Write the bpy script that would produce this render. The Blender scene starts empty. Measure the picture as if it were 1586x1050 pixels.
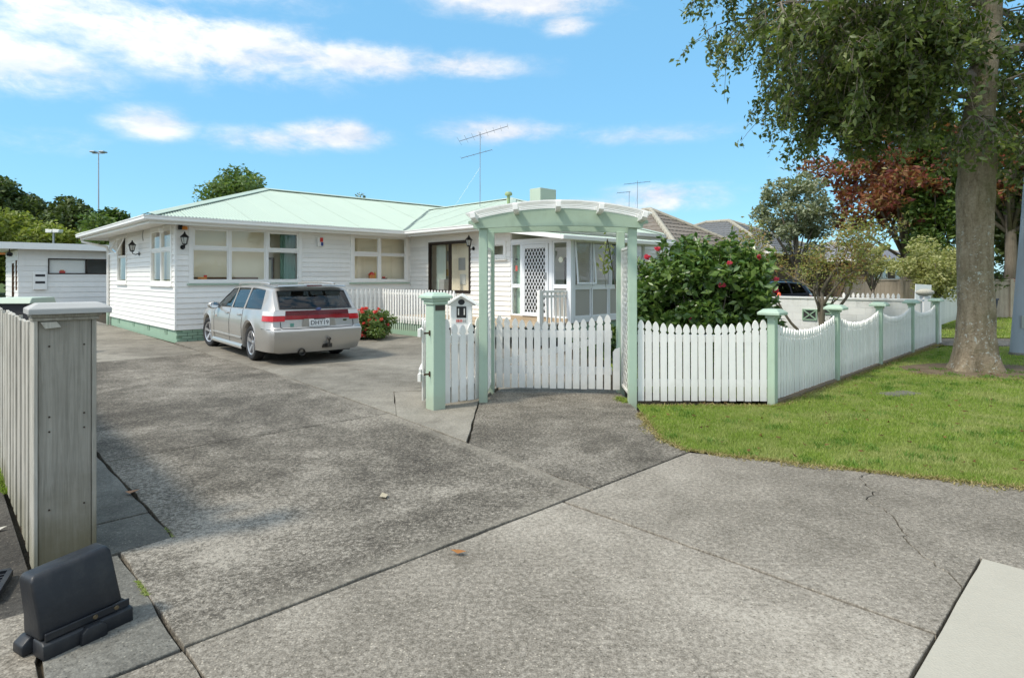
import bpy, bmesh, math, random
import numpy as np
from mathutils import Vector, Matrix
random.seed(7); rng = np.random.default_rng(7)
S = bpy.context.scene; COL = S.collection
R = math.radians; PI = math.pi

# ------------------------------------------------------------------ camera
EYE = 1.55
cam_d = bpy.data.cameras.new('camera'); cam = bpy.data.objects.new('camera', cam_d); COL.objects.link(cam)
cam.location = (0, 0, EYE); cam.rotation_euler = (R(90), 0, 0)
cam_d.sensor_width = 36; cam_d.lens = 36*937/1586; cam_d.shift_y = -95/1586
cam_d.clip_start = .05; cam_d.clip_end = 3000
S.camera = cam

# ------------------------------------------------------------------ world, sun, exposure
LIGHT = Vector((1, .55, -1.5)).normalized()
sun_d = bpy.data.lights.new('sun', 'SUN'); sun = bpy.data.objects.new('sun', sun_d); COL.objects.link(sun)
sun_d.energy = 1.5; sun_d.angle = R(7); sun_d.color = (1, .935, .82)
sun.rotation_euler = LIGHT.to_track_quat('-Z', 'Y').to_euler(); sun.location = (-20, -6, 30)
ELEV = math.asin(-LIGHT.z); AZI = math.atan2(-LIGHT.x, -LIGHT.y)
S.view_settings.view_transform = 'Standard'; S.view_settings.look = 'None'
S.view_settings.exposure = 1.20; S.view_settings.gamma = 1

world = bpy.data.worlds.new('World'); S.world = world; world.use_nodes = True
def make_sky():
    nt = world.node_tree; N = nt.nodes; L = nt.links; N.clear()
    out = N.new('ShaderNodeOutputWorld'); bg = N.new('ShaderNodeBackground'); bg.inputs[1].default_value = .105
    L.new(bg.outputs[0], out.inputs[0])
    sky = N.new('ShaderNodeTexSky'); sky.sky_type = 'NISHITA'; sky.sun_disc = False
    sky.sun_elevation = ELEV; sky.sun_rotation = AZI
    sky.air_density = 1.0; sky.dust_density = .25; sky.ozone_density = 3.0; sky.altitude = 50
    def M(op, a, b=None, c=None):
        n = N.new('ShaderNodeMath'); n.operation = op
        for i, v in enumerate((a, b, c)):
            if v is None: continue
            if isinstance(v, (int, float)): n.inputs[i].default_value = v
            else: L.new(v, n.inputs[i])
        return n.outputs[0]
    tc = N.new('ShaderNodeTexCoord'); sep = N.new('ShaderNodeSeparateXYZ'); L.new(tc.outputs['Generated'], sep.inputs[0])
    x, y, z = sep.outputs
    az = M('ARCTAN2', x, y); el = M('ARCSINE', z)
    comb = N.new('ShaderNodeCombineXYZ'); L.new(az, comb.inputs[0]); L.new(M('MULTIPLY', el, 2.3), comb.inputs[1])
    comb.inputs[2].default_value = .37
    def noise(scale, detail, rough, dist=0.):
        n = N.new('ShaderNodeTexNoise'); n.inputs['Scale'].default_value = scale; n.inputs['Detail'].default_value = detail
        n.inputs['Roughness'].default_value = rough; n.inputs['Distortion'].default_value = dist
        L.new(comb.outputs[0], n.inputs['Vector']); return n.outputs[0]
    n1 = noise(5.5, 9, .58, .35); n2 = noise(19., 8, .66, .3); n3 = noise(3.2, 5, .5)
    sh = N.new('ShaderNodeVectorMath'); sh.operation = 'ADD'; L.new(comb.outputs[0], sh.inputs[0]); sh.inputs[1].default_value = (-.012, .035, 0)
    nb = N.new('ShaderNodeTexNoise'); nb.inputs['Scale'].default_value = 5.5; nb.inputs['Detail'].default_value = 9; nb.inputs['Roughness'].default_value = .58; nb.inputs['Distortion'].default_value = .35; L.new(sh.outputs[0], nb.inputs['Vector'])
    # clouds: azimuth, elevation, half widths (radians), weight
    clouds = CLOUDS
    acc = None
    for a, e, wa, we, wt in clouds:
        da = M('DIVIDE', M('SUBTRACT', az, a), wa); de = M('DIVIDE', M('SUBTRACT', el, e), we)
        r2 = M('ADD', M('MULTIPLY', da, da), M('MULTIPLY', de, de))
        g = M('MULTIPLY', M('EXPONENT', M('MULTIPLY', r2, -1.)), wt)
        acc = g if acc is None else M('MAXIMUM', acc, g)
    nn = M('ADD', M('MULTIPLY', M('SUBTRACT', n1, .5), 1.9), M('MULTIPLY', M('SUBTRACT', n2, .5), 1.25))
    field = M('ADD', acc, M('MULTIPLY', nn, M('ADD', M('MULTIPLY', acc, .95), .16)))
    mr = N.new('ShaderNodeMapRange'); mr.interpolation_type = 'SMOOTHSTEP'
    L.new(field, mr.inputs[0]); mr.inputs[1].default_value = .12; mr.inputs[2].default_value = .92
    mr.inputs[3].default_value = 0; mr.inputs[4].default_value = .92
    # denser cloud added outside the view to whiten and lift the fill light
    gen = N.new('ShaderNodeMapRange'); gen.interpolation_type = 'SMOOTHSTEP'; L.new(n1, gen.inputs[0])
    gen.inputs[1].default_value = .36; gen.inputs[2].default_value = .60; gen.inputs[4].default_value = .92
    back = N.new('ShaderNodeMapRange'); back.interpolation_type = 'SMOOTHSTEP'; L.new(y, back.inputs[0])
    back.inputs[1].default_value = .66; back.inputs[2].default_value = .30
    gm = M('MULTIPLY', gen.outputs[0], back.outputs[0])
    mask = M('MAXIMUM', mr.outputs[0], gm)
    blue = N.new('ShaderNodeMix'); blue.data_type = 'RGBA'; blue.blend_type = 'MULTIPLY'; blue.inputs[0].default_value = 1
    L.new(sky.outputs[0], blue.inputs[6]); blue.inputs[7].default_value = SKY_TINT
    tone = N.new('ShaderNodeMix'); tone.data_type = 'RGBA'; tone.inputs[0].default_value = .74; L.new(blue.outputs[2], tone.inputs[6]); tone.inputs[7].default_value = SKY_TONE
    blue = tone
    shade = N.new('ShaderNodeMapRange'); L.new(M('ADD', M('SUBTRACT', n1, nb.outputs[0]), M('MULTIPLY', M('SUBTRACT', n2, .5), .25)), shade.inputs[0]); shade.inputs[1].default_value = -.10; shade.inputs[2].default_value = .10
    cc = N.new('ShaderNodeMix'); cc.data_type = 'RGBA'; L.new(shade.outputs[0], cc.inputs[0])
    cc.inputs[6].default_value = CLOUD_LO; cc.inputs[7].default_value = CLOUD_HI
    # unseen cloud near the sun made brighter, added for more soft fill
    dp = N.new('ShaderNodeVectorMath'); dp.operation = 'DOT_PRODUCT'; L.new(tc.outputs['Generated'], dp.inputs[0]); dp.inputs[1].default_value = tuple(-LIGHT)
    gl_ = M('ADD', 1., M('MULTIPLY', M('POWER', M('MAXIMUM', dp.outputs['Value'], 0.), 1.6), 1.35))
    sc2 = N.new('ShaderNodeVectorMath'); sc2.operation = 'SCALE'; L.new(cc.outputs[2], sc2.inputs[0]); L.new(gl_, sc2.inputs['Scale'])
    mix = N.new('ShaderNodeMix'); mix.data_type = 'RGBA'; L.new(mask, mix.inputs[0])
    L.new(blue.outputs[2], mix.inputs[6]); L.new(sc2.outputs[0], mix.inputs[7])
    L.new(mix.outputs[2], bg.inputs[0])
CLOUDS = [(-.62, .41, .30, .085, .62), (-.73, .375, .26, .075, 1.0), (-.47, .335, .20, .05, 1.0), (-.26, .335, .17, .028, .9), (-.10, .335, .13, .022, .75),
          (-.70, .27, .12, .04, .85), (-.535, .215, .055, .022, 1.0), (-.385, .208, .10, .022, .62), (-.285, .222, .085, .022, .95),
          (-.02, .235, .12, .022, .72), (.02, .43, .16, .03, .95), (.09, .395, .05, .018, .7), (.20, .225, .2, .018, .42),
          (.255, .128, .10, .024, .95), (.17, .12, .08, .016, .5), (-.68, .18, .10, .03, .3), (.60, .40, .12, .07, .8), (.74, .2, .2, .03, .45),
          (.47, .16, .08, .03, .33)]
SKY_TINT = (1.0, 1.22, 1.14, 1)
SKY_TONE = (.92, 2.35, 3.75, 1)
CLOUD_LO = (3.2, 3.45, 3.9, 1); CLOUD_HI = (4.3, 4.3, 4.35, 1)
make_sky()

# ------------------------------------------------------------------ helpers
def link(name, data, parent=None, loc=(0, 0, 0), rz=0.):
    o = bpy.data.objects.new(name, data); COL.objects.link(o)
    o.location = loc; o.rotation_euler = (0, 0, rz)
    if parent is not None: o.parent = parent
    return o
def tag(o, label=None, cat=None, group=None, kind=None):
    if label: o['label'] = label
    if cat: o['category'] = cat
    if group: o['group'] = group
    if kind: o['kind'] = kind
    return o
def empty(name, loc=(0, 0, 0), rz=0., parent=None):
    o = link(name, None, parent, loc, rz); o.empty_display_size = .1; return o
def thing(name, label, cat, loc=(0, 0, 0), rz=0., group=None):
    return tag(empty(name, loc, rz), label, cat, group)
def copy_tree(o, parent=None):
    c = o.copy(); COL.objects.link(c)
    if parent is not None: c.parent = parent
    for ch in list(o.children): copy_tree(ch, c)
    return c

class MB:
    def __init__(s): s.v = []; s.f = []
    def add(s, vs, fs):
        n = len(s.v); s.v.extend([tuple(p) for p in vs]); s.f.extend([tuple(i+n for i in f) for f in fs]); return s
    def box(s, x0, x1, y0, y1, z0, z1):
        return s.add([(x0,y0,z0),(x1,y0,z0),(x1,y1,z0),(x0,y1,z0),(x0,y0,z1),(x1,y0,z1),(x1,y1,z1),(x0,y1,z1)],
                     [(0,3,2,1),(4,5,6,7),(0,1,5,4),(1,2,6,5),(2,3,7,6),(3,0,4,7)])
    def bar(s, p, q, w, h, up=(0,0,1)):          # box between two points, w across, h along up
        p = Vector(p); q = Vector(q); d = (q-p).normalized(); u = Vector(up)
        a = d.cross(u)
        if a.length < 1e-4: a = d.cross(Vector((1,0,0)))
        a.normalize(); b = a.cross(d).normalized(); a = a*w/2; b = b*h/2
        vs = [p-a-b, p+a-b, p+a+b, p-a+b, q-a-b, q+a-b, q+a+b, q-a+b]
        return s.add(vs, [(0,1,2,3),(7,6,5,4),(0,4,5,1),(1,5,6,2),(2,6,7,3),(3,7,4,0)])
    def prism(s, pts, a, b, axis='y'):           # polygon extruded along an axis
        n = len(pts)
        def P(p, t):
            return (p[0], t, p[1]) if axis == 'y' else ((t, p[0], p[1]) if axis == 'x' else (p[0], p[1], t))
        vs = [P(p, a) for p in pts] + [P(p, b) for p in pts]
        fs = [tuple(range(n)), tuple(range(2*n-1, n-1, -1))] + [(i, i+n, (i+1) % n+n, (i+1) % n) for i in range(n)]
        return s.add(vs, fs)
    def tube(s, pts, r, n=8, cap=True):
        pts = [Vector(p) for p in pts]; m = len(pts); rs = r if isinstance(r, (list, tuple)) else [r]*m
        vs = []; ref = None
        for i, p in enumerate(pts):
            d = (pts[min(i+1, m-1)]-pts[max(i-1, 0)]).normalized()
            if ref is None: ref = Vector((0,0,1)) if abs(d.z) < .9 else Vector((1,0,0))
            a = (ref - d*ref.dot(d)).normalized(); ref = a; b = d.cross(a)
            vs += [p+(a*math.cos(2*PI*k/n)+b*math.sin(2*PI*k/n))*rs[i] for k in range(n)]
        fs = [(i*n+k, i*n+(k+1) % n, (i+1)*n+(k+1) % n, (i+1)*n+k) for i in range(m-1) for k in range(n)]
        if cap: fs += [tuple(range(n-1, -1, -1)), tuple((m-1)*n+k for k in range(n))]
        return s.add(vs, fs)
    def lathe(s, prof, n=20, c=(0,0,0), axis='z', cap=True):
        vs = []
        for r, h in prof:
            for k in range(n):
                a = 2*PI*k/n; ca, sa = math.cos(a)*r, math.sin(a)*r
                p = (ca, sa, h) if axis == 'z' else ((h, ca, sa) if axis == 'x' else (sa, h, ca))
                vs.append((p[0]+c[0], p[1]+c[1], p[2]+c[2]))
        m = len(prof)
        fs = [(i*n+k, i*n+(k+1) % n, (i+1)*n+(k+1) % n, (i+1)*n+k) for i in range(m-1) for k in range(n)]
        if cap and prof[0][0] > 1e-5: fs.append(tuple(range(n-1, -1, -1)))
        if cap and prof[-1][0] > 1e-5: fs.append(tuple((m-1)*n+k for k in range(n)))
        return s.add(vs, fs)
    def grid(s, P):                               # P[i][j] points -> quads
        a = len(P); b = len(P[0]); n = len(s.v)
        for r in P: s.v.extend([tuple(p) for p in r])
        s.f.extend([(n+i*b+j, n+i*b+j+1, n+(i+1)*b+j+1, n+(i+1)*b+j) for i in range(a-1) for j in range(b-1)]); return s
    def mesh(s, name, mat, bevel=0., smooth=None, recalc=True, seg=1, merge=0.):
        me = bpy.data.meshes.new(name); me.from_pydata(s.v, [], s.f)
        if recalc or bevel or merge:
            bm = bmesh.new(); bm.from_mesh(me)
            if merge: bmesh.ops.remove_doubles(bm, verts=bm.verts, dist=merge)
            if recalc: bmesh.ops.recalc_face_normals(bm, faces=bm.faces)
            if bevel:
                es = [e for e in bm.edges if len(e.link_faces) == 2 and e.calc_face_angle(0) > .5]
                bmesh.ops.bevel(bm, geom=es, offset=bevel, segments=seg, profile=.5, affect='EDGES', clamp_overlap=True)
            bm.to_mesh(me); bm.free()
        if mat is not None: me.materials.append(mat)
        if smooth is not None:
            me.shade_smooth()
            if smooth < PI: me.set_sharp_from_angle(angle=smooth)
        me.update(); return me
    def build(s, name, mat, parent=None, loc=(0,0,0), rz=0., **kw):
        return link(name, s.mesh(name, mat, **kw), parent, loc, rz)

def np_mesh(name, V, F, mat, smooth=False):      # V (n,3), F (m,k) arrays
    me = bpy.data.meshes.new(name); V = np.asarray(V, np.float32); F = np.asarray(F, np.int32)
    m, k = F.shape
    me.vertices.add(len(V)); me.vertices.foreach_set('co', V.ravel())
    me.loops.add(m*k); me.loops.foreach_set('vertex_index', F.ravel())
    me.polygons.add(m); me.polygons.foreach_set('loop_start', np.arange(0, m*k, k, dtype=np.int32))
    me.update(calc_edges=True)
    if smooth: me.shade_smooth()
    me.materials.append(mat); return me

# ------------------------------------------------------------------ materials
def new_mat(name):
    m = bpy.data.materials.new(name); m.use_nodes = True
    nt = m.node_tree; b = nt.nodes['Principled BSDF']; return m, nt, b
class G:                                           # tiny node-graph writer
    def __init__(s, nt): s.nt = nt; s.N = nt.nodes; s.L = nt.links
    def put(s, sock, v):
        if isinstance(v, (int, float)): sock.default_value = v
        elif isinstance(v, (tuple, list)): sock.default_value = tuple(v) + ((1,) if len(v) == 3 and len(sock.default_value) == 4 else ())
        else: s.L.new(v, sock)
    def math(s, op, a, b=0., clamp=False):
        n = s.N.new('ShaderNodeMath'); n.operation = op; n.use_clamp = clamp; s.put(n.inputs[0], a); s.put(n.inputs[1], b); return n.outputs[0]
    def pos(s, sc=(1,1,1), obj=False, rz=0.):
        if obj: o = s.N.new('ShaderNodeTexCoord').outputs['Object']
        else: o = s.N.new('ShaderNodeNewGeometry').outputs['Position']
        mp = s.N.new('ShaderNodeMapping'); mp.inputs['Scale'].default_value = sc; mp.inputs['Rotation'].default_value = (0,0,rz); s.L.new(o, mp.inputs[0]); return mp.outputs[0]
    def noise(s, vec, scale, detail=4, rough=.55, dist=0.):
        n = s.N.new('ShaderNodeTexNoise'); s.L.new(vec, n.inputs['Vector'])
        n.inputs['Scale'].default_value = scale; n.inputs['Detail'].default_value = detail; n.inputs['Roughness'].default_value = rough
        n.inputs['Distortion'].default_value = dist; return n.outputs[0]
    def voro(s, vec, scale, out='Distance', feat='F1'):
        n = s.N.new('ShaderNodeTexVoronoi'); n.feature = feat; s.L.new(vec, n.inputs['Vector']); n.inputs['Scale'].default_value = scale; return n.outputs[out]
    def ramp(s, f, stops):
        stops = list(stops) if len(stops) > 1 else [stops[0], (1., stops[0][1])]; n = s.N.new('ShaderNodeValToRGB'); s.put(n.inputs[0], f); e = n.color_ramp.elements
        while len(e) < len(stops): e.new(.5)
        for el, (p, c) in zip(e, stops): el.position = p; el.color = (c[0], c[1], c[2], 1) if isinstance(c, (tuple, list)) else (c, c, c, 1)
        return n.outputs[0]
    def mr(s, f, a, b, c=0., d=1., smooth=True):
        n = s.N.new('ShaderNodeMapRange'); s.put(n.inputs[0], f)
        if smooth: n.interpolation_type = 'SMOOTHSTEP'
        for i, v in zip((1,2,3,4), (a,b,c,d)): n.inputs[i].default_value = v
        return n.outputs[0]
    def mix(s, f, a, b, mode='MIX'):
        n = s.N.new('ShaderNodeMix'); n.data_type = 'RGBA'; n.blend_type = mode
        s.put(n.inputs[0], f); s.put(n.inputs[6], a); s.put(n.inputs[7], b); return n.outputs[2]
    def bump(s, h, strength, dist, bsdf):
        n = s.N.new('ShaderNodeBump'); n.inputs['Strength'].default_value = strength; n.inputs['Distance'].default_value = dist
        s.L.new(h, n.inputs['Height']); s.L.new(n.outputs[0], bsdf.inputs['Normal']); return n
    def rand(s): return s.N.new('ShaderNodeNewGeometry').outputs['Random Per Island']
    def orand(s): return s.N.new('ShaderNodeObjectInfo').outputs['Random']

def paint(name, col, rough=.5, dirt=.25, dcol=(.30,.28,.23), metal=0., spec=.4, var=.06, scale=2.2, coat=0., bump=.15, ground=0.):
    m, nt, b = new_mat(name); g = G(nt); p = g.pos()
    n = g.noise(p, scale, 7, .62, .4); n2 = g.noise(g.pos((9, 9, 1.1)), 1.3, 5, .6)
    f = g.mr(g.math('ADD', g.math('MULTIPLY', n, .65), g.math('MULTIPLY', n2, .35)), .46, .74, 0, dirt)
    c = g.mix(f, col, dcol)
    if ground:
        sz = g.N.new('ShaderNodeSeparateXYZ'); g.L.new(p, sz.inputs[0]); hh = g.math('ADD', sz.outputs[2], g.math('MULTIPLY', g.math('SUBTRACT', n, .5), .5)); c = g.mix(g.mr(hh, .0, .30, ground, 0.), c, (.27,.25,.17))
    r = g.math('ADD', g.math('MULTIPLY', g.orand(), 2*var), 1-var)
    hs = g.N.new('ShaderNodeHueSaturation'); g.put(hs.inputs['Value'], r); g.put(hs.inputs['Color'], c)
    g.L.new(hs.outputs[0], b.inputs['Base Color'])
    b.inputs['Roughness'].default_value = rough; b.inputs['Metallic'].default_value = metal; b.inputs['Specular IOR Level'].default_value = spec
    if coat: b.inputs['Coat Weight'].default_value = coat; b.inputs['Coat Roughness'].default_value = .06
    if bump: g.bump(g.noise(p, 45, 3, .6), bump, .004, b)
    return m
def plain(name, col, rough=.5, metal=0., spec=.5, trans=None):
    m, nt, b = new_mat(name); b.inputs['Base Color'].default_value = (*col, 1); b.inputs['Roughness'].default_value = rough
    b.inputs['Metallic'].default_value = metal; b.inputs['Specular IOR Level'].default_value = spec; return m
def glass(name, tint=(.9,.93,.92), refl=1., rough=.0):
    m = bpy.data.materials.new(name); m.use_nodes = True; nt = m.node_tree; nt.nodes.clear(); g = G(nt)
    out = g.N.new('ShaderNodeOutputMaterial'); mx = g.N.new('ShaderNodeMixShader'); tr = g.N.new('ShaderNodeBsdfTransparent'); gl = g.N.new('ShaderNodeBsdfGlossy')
    fr = g.N.new('ShaderNodeFresnel'); fr.inputs[0].default_value = 1.52
    tr.inputs[0].default_value = (*tint, 1); gl.inputs['Roughness'].default_value = rough; gl.inputs[0].default_value = (1,1,1,1)
    bf = g.N.new('ShaderNodeNewGeometry').outputs['Backfacing']; g.put(fr.inputs[0], g.math('SUBTRACT', 1.52, g.math('MULTIPLY', bf, 1.52-1/1.52))); g.put(mx.inputs[0], g.math('MULTIPLY', fr.outputs[0], refl, True)); g.L.new(tr.outputs[0], mx.inputs[1]); g.L.new(gl.outputs[0], mx.inputs[2]); g.L.new(mx.outputs[0], out.inputs[0])
    return m
def leaf_mat(name, cols, trans=.35, rough=.45, gloss=.35):
    m = bpy.data.materials.new(name); m.use_nodes = True; nt = m.node_tree; b = nt.nodes['Principled BSDF']; g = G(nt)
    out = nt.nodes['Material Output']
    c = g.ramp(g.rand(), [(i/max(1, len(cols)-1), k) for i, k in enumerate(cols)])
    big = g.noise(g.pos(), 1.1, 3, .5); c = g.mix(g.mr(big, .35, .65, .0, .38), c, cols[0])
    g.L.new(c, b.inputs['Base Color']); b.inputs['Roughness'].default_value = rough; b.inputs['Specular IOR Level'].default_value = gloss
    t = g.N.new('ShaderNodeBsdfTranslucent'); br = g.mix(1., c, (1.5, 1.6, .8), 'MULTIPLY'); g.L.new(br, t.inputs[0])
    mx = g.N.new('ShaderNodeMixShader'); mx.inputs[0].default_value = trans
    g.L.new(b.outputs[0], mx.inputs[1]); g.L.new(t.outputs[0], mx.inputs[2]); g.L.new(mx.outputs[0], out.inputs[0]); return m
def concrete(name, lo, mid, hi, patch=.5, seed=0., speck=.55, stain=.5, scale=1., chips=1., drips=0., band=0.):
    m, nt, b = new_mat(name); g = G(nt); p0 = g.pos()
    mp = g.N.new('ShaderNodeMapping'); mp.inputs['Location'].default_value = (seed*13.1, seed*7.7, 0); g.L.new(p0, mp.inputs[0]); p = mp.outputs[0]
    big = g.noise(p, .55*scale, 6, .62, .6); med = g.noise(p, 3.1, 7, .7, .3); fine = g.noise(p, 38, 5, .75); fine2 = g.noise(p, 120, 2, .7)
    grain = g.math('ADD', g.math('MULTIPLY', fine, .62), g.math('MULTIPLY', fine2, .38))
    t = g.math('ADD', g.math('MULTIPLY', g.math('SUBTRACT', big, .5), 3.0*patch), g.math('MULTIPLY', g.math('SUBTRACT', med, .5), 1.9*patch))
    t = g.math('ADD', t, g.math('MULTIPLY', g.math('SUBTRACT', grain, .5), 4.2*speck)); t = g.math('ADD', t, .5, True)
    c = g.ramp(t, [(0., lo), (.48, mid), (1., hi)])
    v = g.voro(p, 95); vb = g.voro(p, 55, 'Color'); vs_ = g.N.new('ShaderNodeSeparateColor'); g.L.new(vb, vs_.inputs[0]); v3 = g.voro(p, 55)
    c = g.mix(g.math('MULTIPLY', g.mr(v, .0, .2, .55, 0.), chips), c, (hi[0]*1.3, hi[1]*1.27, hi[2]*1.2)); c = g.mix(g.math('MULTIPLY', g.mr(v3, .10, .30, .7*chips, 0.), g.mr(vs_.outputs[0], .62, .72)), c, (hi[0]*1.45, hi[1]*1.42, hi[2]*1.35)); c = g.mix(g.math('MULTIPLY', g.mr(v3, .10, .34, .8*chips, 0.), g.mr(vs_.outputs[1], .66, .74)), c, (lo[0]*.55, lo[1]*.55, lo[2]*.55))
    st = g.mr(g.noise(p, .9, 5, .6, 1.2), .56, .72, 0., stain); c = g.mix(st, c, (lo[0]*.72, lo[1]*.70, lo[2]*.64))
    if drips:
        wv = g.N.new('ShaderNodeVectorMath'); wv.operation = 'ADD'; g.L.new(p, wv.inputs[0]); nz = g.N.new('ShaderNodeTexNoise'); g.L.new(p, nz.inputs['Vector']); nz.inputs['Scale'].default_value = 7; sc_ = g.N.new('ShaderNodeVectorMath'); sc_.operation = 'SCALE'; sc_.inputs['Scale'].default_value = .10; g.L.new(nz.outputs['Color'], sc_.inputs[0]); g.L.new(sc_.outputs[0], wv.inputs[1])
        d1 = g.voro(wv.outputs[0], .85); d2 = g.voro(wv.outputs[0], 2.7)
        c = g.mix(g.mr(d1, .035, .11, drips, 0.), c, (lo[0]*.6, lo[1]*.57, lo[2]*.52)); c = g.mix(g.mr(d2, .02, .07, drips, 0.), c, (lo[0]*.6, lo[1]*.57, lo[2]*.52))
    if band:
        sx = g.N.new('ShaderNodeSeparateXYZ'); g.L.new(p0, sx.inputs[0])
        u_ = g.math('ADD', g.math('MULTIPLY', sx.outputs[0], .722), g.math('MULTIPLY', sx.outputs[1], .692)); v_ = g.math('ADD', g.math('MULTIPLY', sx.outputs[0], -.692), g.math('MULTIPLY', sx.outputs[1], .722))
        w_ = g.math('SUBTRACT', u_, g.math('ADD', 3.47, g.math('MULTIPLY', g.math('SUBTRACT', v_, 2.79), .089))); w2 = g.math('ADD', w_, g.math('MULTIPLY', g.math('SUBTRACT', med, .5), .16))
        bm = g.math('MULTIPLY', g.mr(w2, -.17, -.07), g.math('LESS_THAN', w_, .01)); e_ = g.math('ADD', g.math('SUBTRACT', v_, 2.79), g.math('MULTIPLY', g.math('SUBTRACT', med, .5), .3)); bm = g.math('MAXIMUM', bm, g.math('MULTIPLY', g.mr(e_, .02, .16, 1., 0.), g.math('LESS_THAN', w_, .01)))
        c = g.mix(g.math('MULTIPLY', bm, band), c, (hi[0]*.82, hi[1]*.82, hi[2]*.80))
    val = g.math('ADD', g.math('MULTIPLY', g.orand(), .16), .92)
    hs = g.N.new('ShaderNodeHueSaturation'); g.put(hs.inputs['Value'], val); g.put(hs.inputs['Color'], c)
    g.L.new(hs.outputs[0], b.inputs['Base Color']); b.inputs['Roughness'].default_value = .9; b.inputs['Specular IOR Level'].default_value = .25
    g.bump(g.math('ADD', grain, g.math('MULTIPLY', v, .5)), .55, .006, b); return m
def wood(name, lo, hi, axis='z', rough=.85, moss=None):
    m, nt, b = new_mat(name); g = G(nt)
    sc = {'z': (22, 22, 1.0), 'x': (1.0, 22, 22), 'y': (22, 1., 22)}[axis]
    mp = g.N.new('ShaderNodeMapping'); tc = g.N.new('ShaderNodeTexCoord'); g.L.new(tc.outputs['Object'], mp.inputs[0]); mp.inputs['Scale'].default_value = sc
    oi = g.N.new('ShaderNodeObjectInfo'); cb = g.N.new('ShaderNodeCombineXYZ'); g.put(cb.inputs[0], g.math('MULTIPLY', oi.outputs['Random'], 40)); g.put(cb.inputs[2], g.math('MULTIPLY', oi.outputs['Random'], 9)); g.L.new(cb.outputs[0], mp.inputs['Location'])
    n = g.noise(mp.outputs[0], 2.4, 7, .65, .8); q = g.noise(g.pos(), 3, 5, .6)
    f = g.math('ADD', g.math('MULTIPLY', n, .75), g.math('MULTIPLY', q, .35))
    c = g.ramp(f, [(.32, lo), (.72, hi)])
    c = g.mix(g.mr(g.orand(), 0, 1, 0, .3), c, lo)
    if moss:
        sp = g.N.new('ShaderNodeSeparateXYZ'); g.L.new(g.N.new('ShaderNodeNewGeometry').outputs['Position'], sp.inputs[0])
        h = g.math('ADD', sp.outputs[2], g.math('MULTIPLY', g.math('SUBTRACT', q, .5), .5))
        c = g.mix(g.mr(h, moss[0], moss[1], .75, 0.), c, moss[2])
    g.L.new(c, b.inputs['Base Color']); b.inputs['Roughness'].default_value = rough; b.inputs['Specular IOR Level'].default_value = .2
    g.bump(n, .5, .006, b); return m

M_WHITE = paint('white_weatherboard_paint', (.83, .805, .755), .45, .16, (.45,.44,.40))
M_TRIM = paint('white_trim_paint', (.86, .84, .795), .35, .10, (.45,.44,.40))
M_PICKET = paint('white_picket_paint', (.85, .83, .78), .42, .22, (.42,.42,.36), scale=5, ground=.3)
M_MINT = paint('mint_green_paint', (.405, .52, .405), .45, .28, (.20,.25,.17), scale=4, ground=.35)
M_MINTDK = paint('dull_mint_masonry_paint', (.27, .40, .29), .6, .3, (.18,.20,.15))
M_ROOF = paint('pale_green_roof_paint', (.45, .525, .425), .5, .25, (.36,.42,.34), scale=1.2, bump=.05, var=.012)
M_CREAM = plain('cream_wall_paint', (.92, .81, .60), .7)
M_IFLOOR = plain('beige_carpet', (.55, .47, .36), .9)
M_CURT = plain('sage_curtain_fabric', (.20, .34, .26), .9)
M_CURTP = plain('pale_curtain_fabric', (.55, .62, .54), .9)
M_BRONZE = plain('dark_bronze_aluminium', (.045, .033, .026), .35, .5)
M_ALU = paint('white_aluminium', (.80, .82, .84), .3, .06, bump=0)
M_GLASS = glass('window_glass', (.985,.99,.985), .75)
M_GLASSF = plain('frosted_panel', (.36,.35,.32), .25)
M_BLACK = plain('black_cast_metal', (.012, .012, .013), .35, .4)
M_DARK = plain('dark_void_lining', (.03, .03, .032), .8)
M_LAMP = plain('lantern_glass', (.55,.55,.5), .15)
M_ORANGE = plain('orange_plastic', (.62, .22, .03), .4)
M_RED = plain('red_plastic', (.60, .03, .02), .4)
M_BLUE = plain('blue_plastic', (.03, .06, .25), .4)
M_YEL = plain('yellow_plastic', (.7, .42, .04), .5)
M_GALV = plain('galvanised_steel', (.38,.39,.40), .4, .8)
M_STEELDK = plain('weathered_aerial_metal', (.16,.15,.15), .45, .7)
M_DECK = wood('pale_deck_timber', (.33,.25,.16), (.52,.42,.30), 'x')
M_BROWN = wood('brown_timber', (.10,.055,.03), (.24,.14,.08), 'x')
M_GREYWOOD = wood('weathered_grey_timber', (.24,.225,.19), (.60,.57,.495), 'z', moss=(-.05, .35, (.20,.18,.11)))
M_POSTWOOD = wood('grey_boxed_post_timber', (.17,.158,.13), (.42,.395,.34), 'z', moss=(.05, .50, (.13,.108,.05)))
M_CAPWOOD = wood('bleached_cap_timber', (.30,.295,.28), (.52,.515,.49), 'x')
M_FENCEBR = wood('brown_fence_timber', (.30,.24,.18), (.54,.455,.36), 'z')
M_FOOT = concrete('footpath_concrete', (.110,.096,.075), (.228,.201,.162), (.385,.345,.285), .45, 1., .95, .25, drips=.25)
M_DRIVE = concrete('old_driveway_concrete', (.046,.0395,.031), (.132,.116,.092), (.34,.304,.25), .54, 2., .95, .38, drips=.55, band=.32)
M_DRIVE2 = concrete('parking_concrete', (.105,.094,.075), (.21,.190,.155), (.335,.308,.255), .55, 3., .5, .4, drips=.6)
M_STRIP = concrete('edge_strip_concrete', (.06,.058,.05), (.125,.118,.10), (.24,.228,.195), .5, 4., .5, .4)
M_NEWC = concrete('new_pale_concrete', (.325,.298,.24), (.39,.36,.295), (.45,.418,.345), .25, 5., .16, .10, 1., .04)
M_ASPH = concrete('dark_asphalt', (.035,.032,.028), (.075,.068,.058), (.15,.138,.118), .6, 6., .6, .35)
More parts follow.
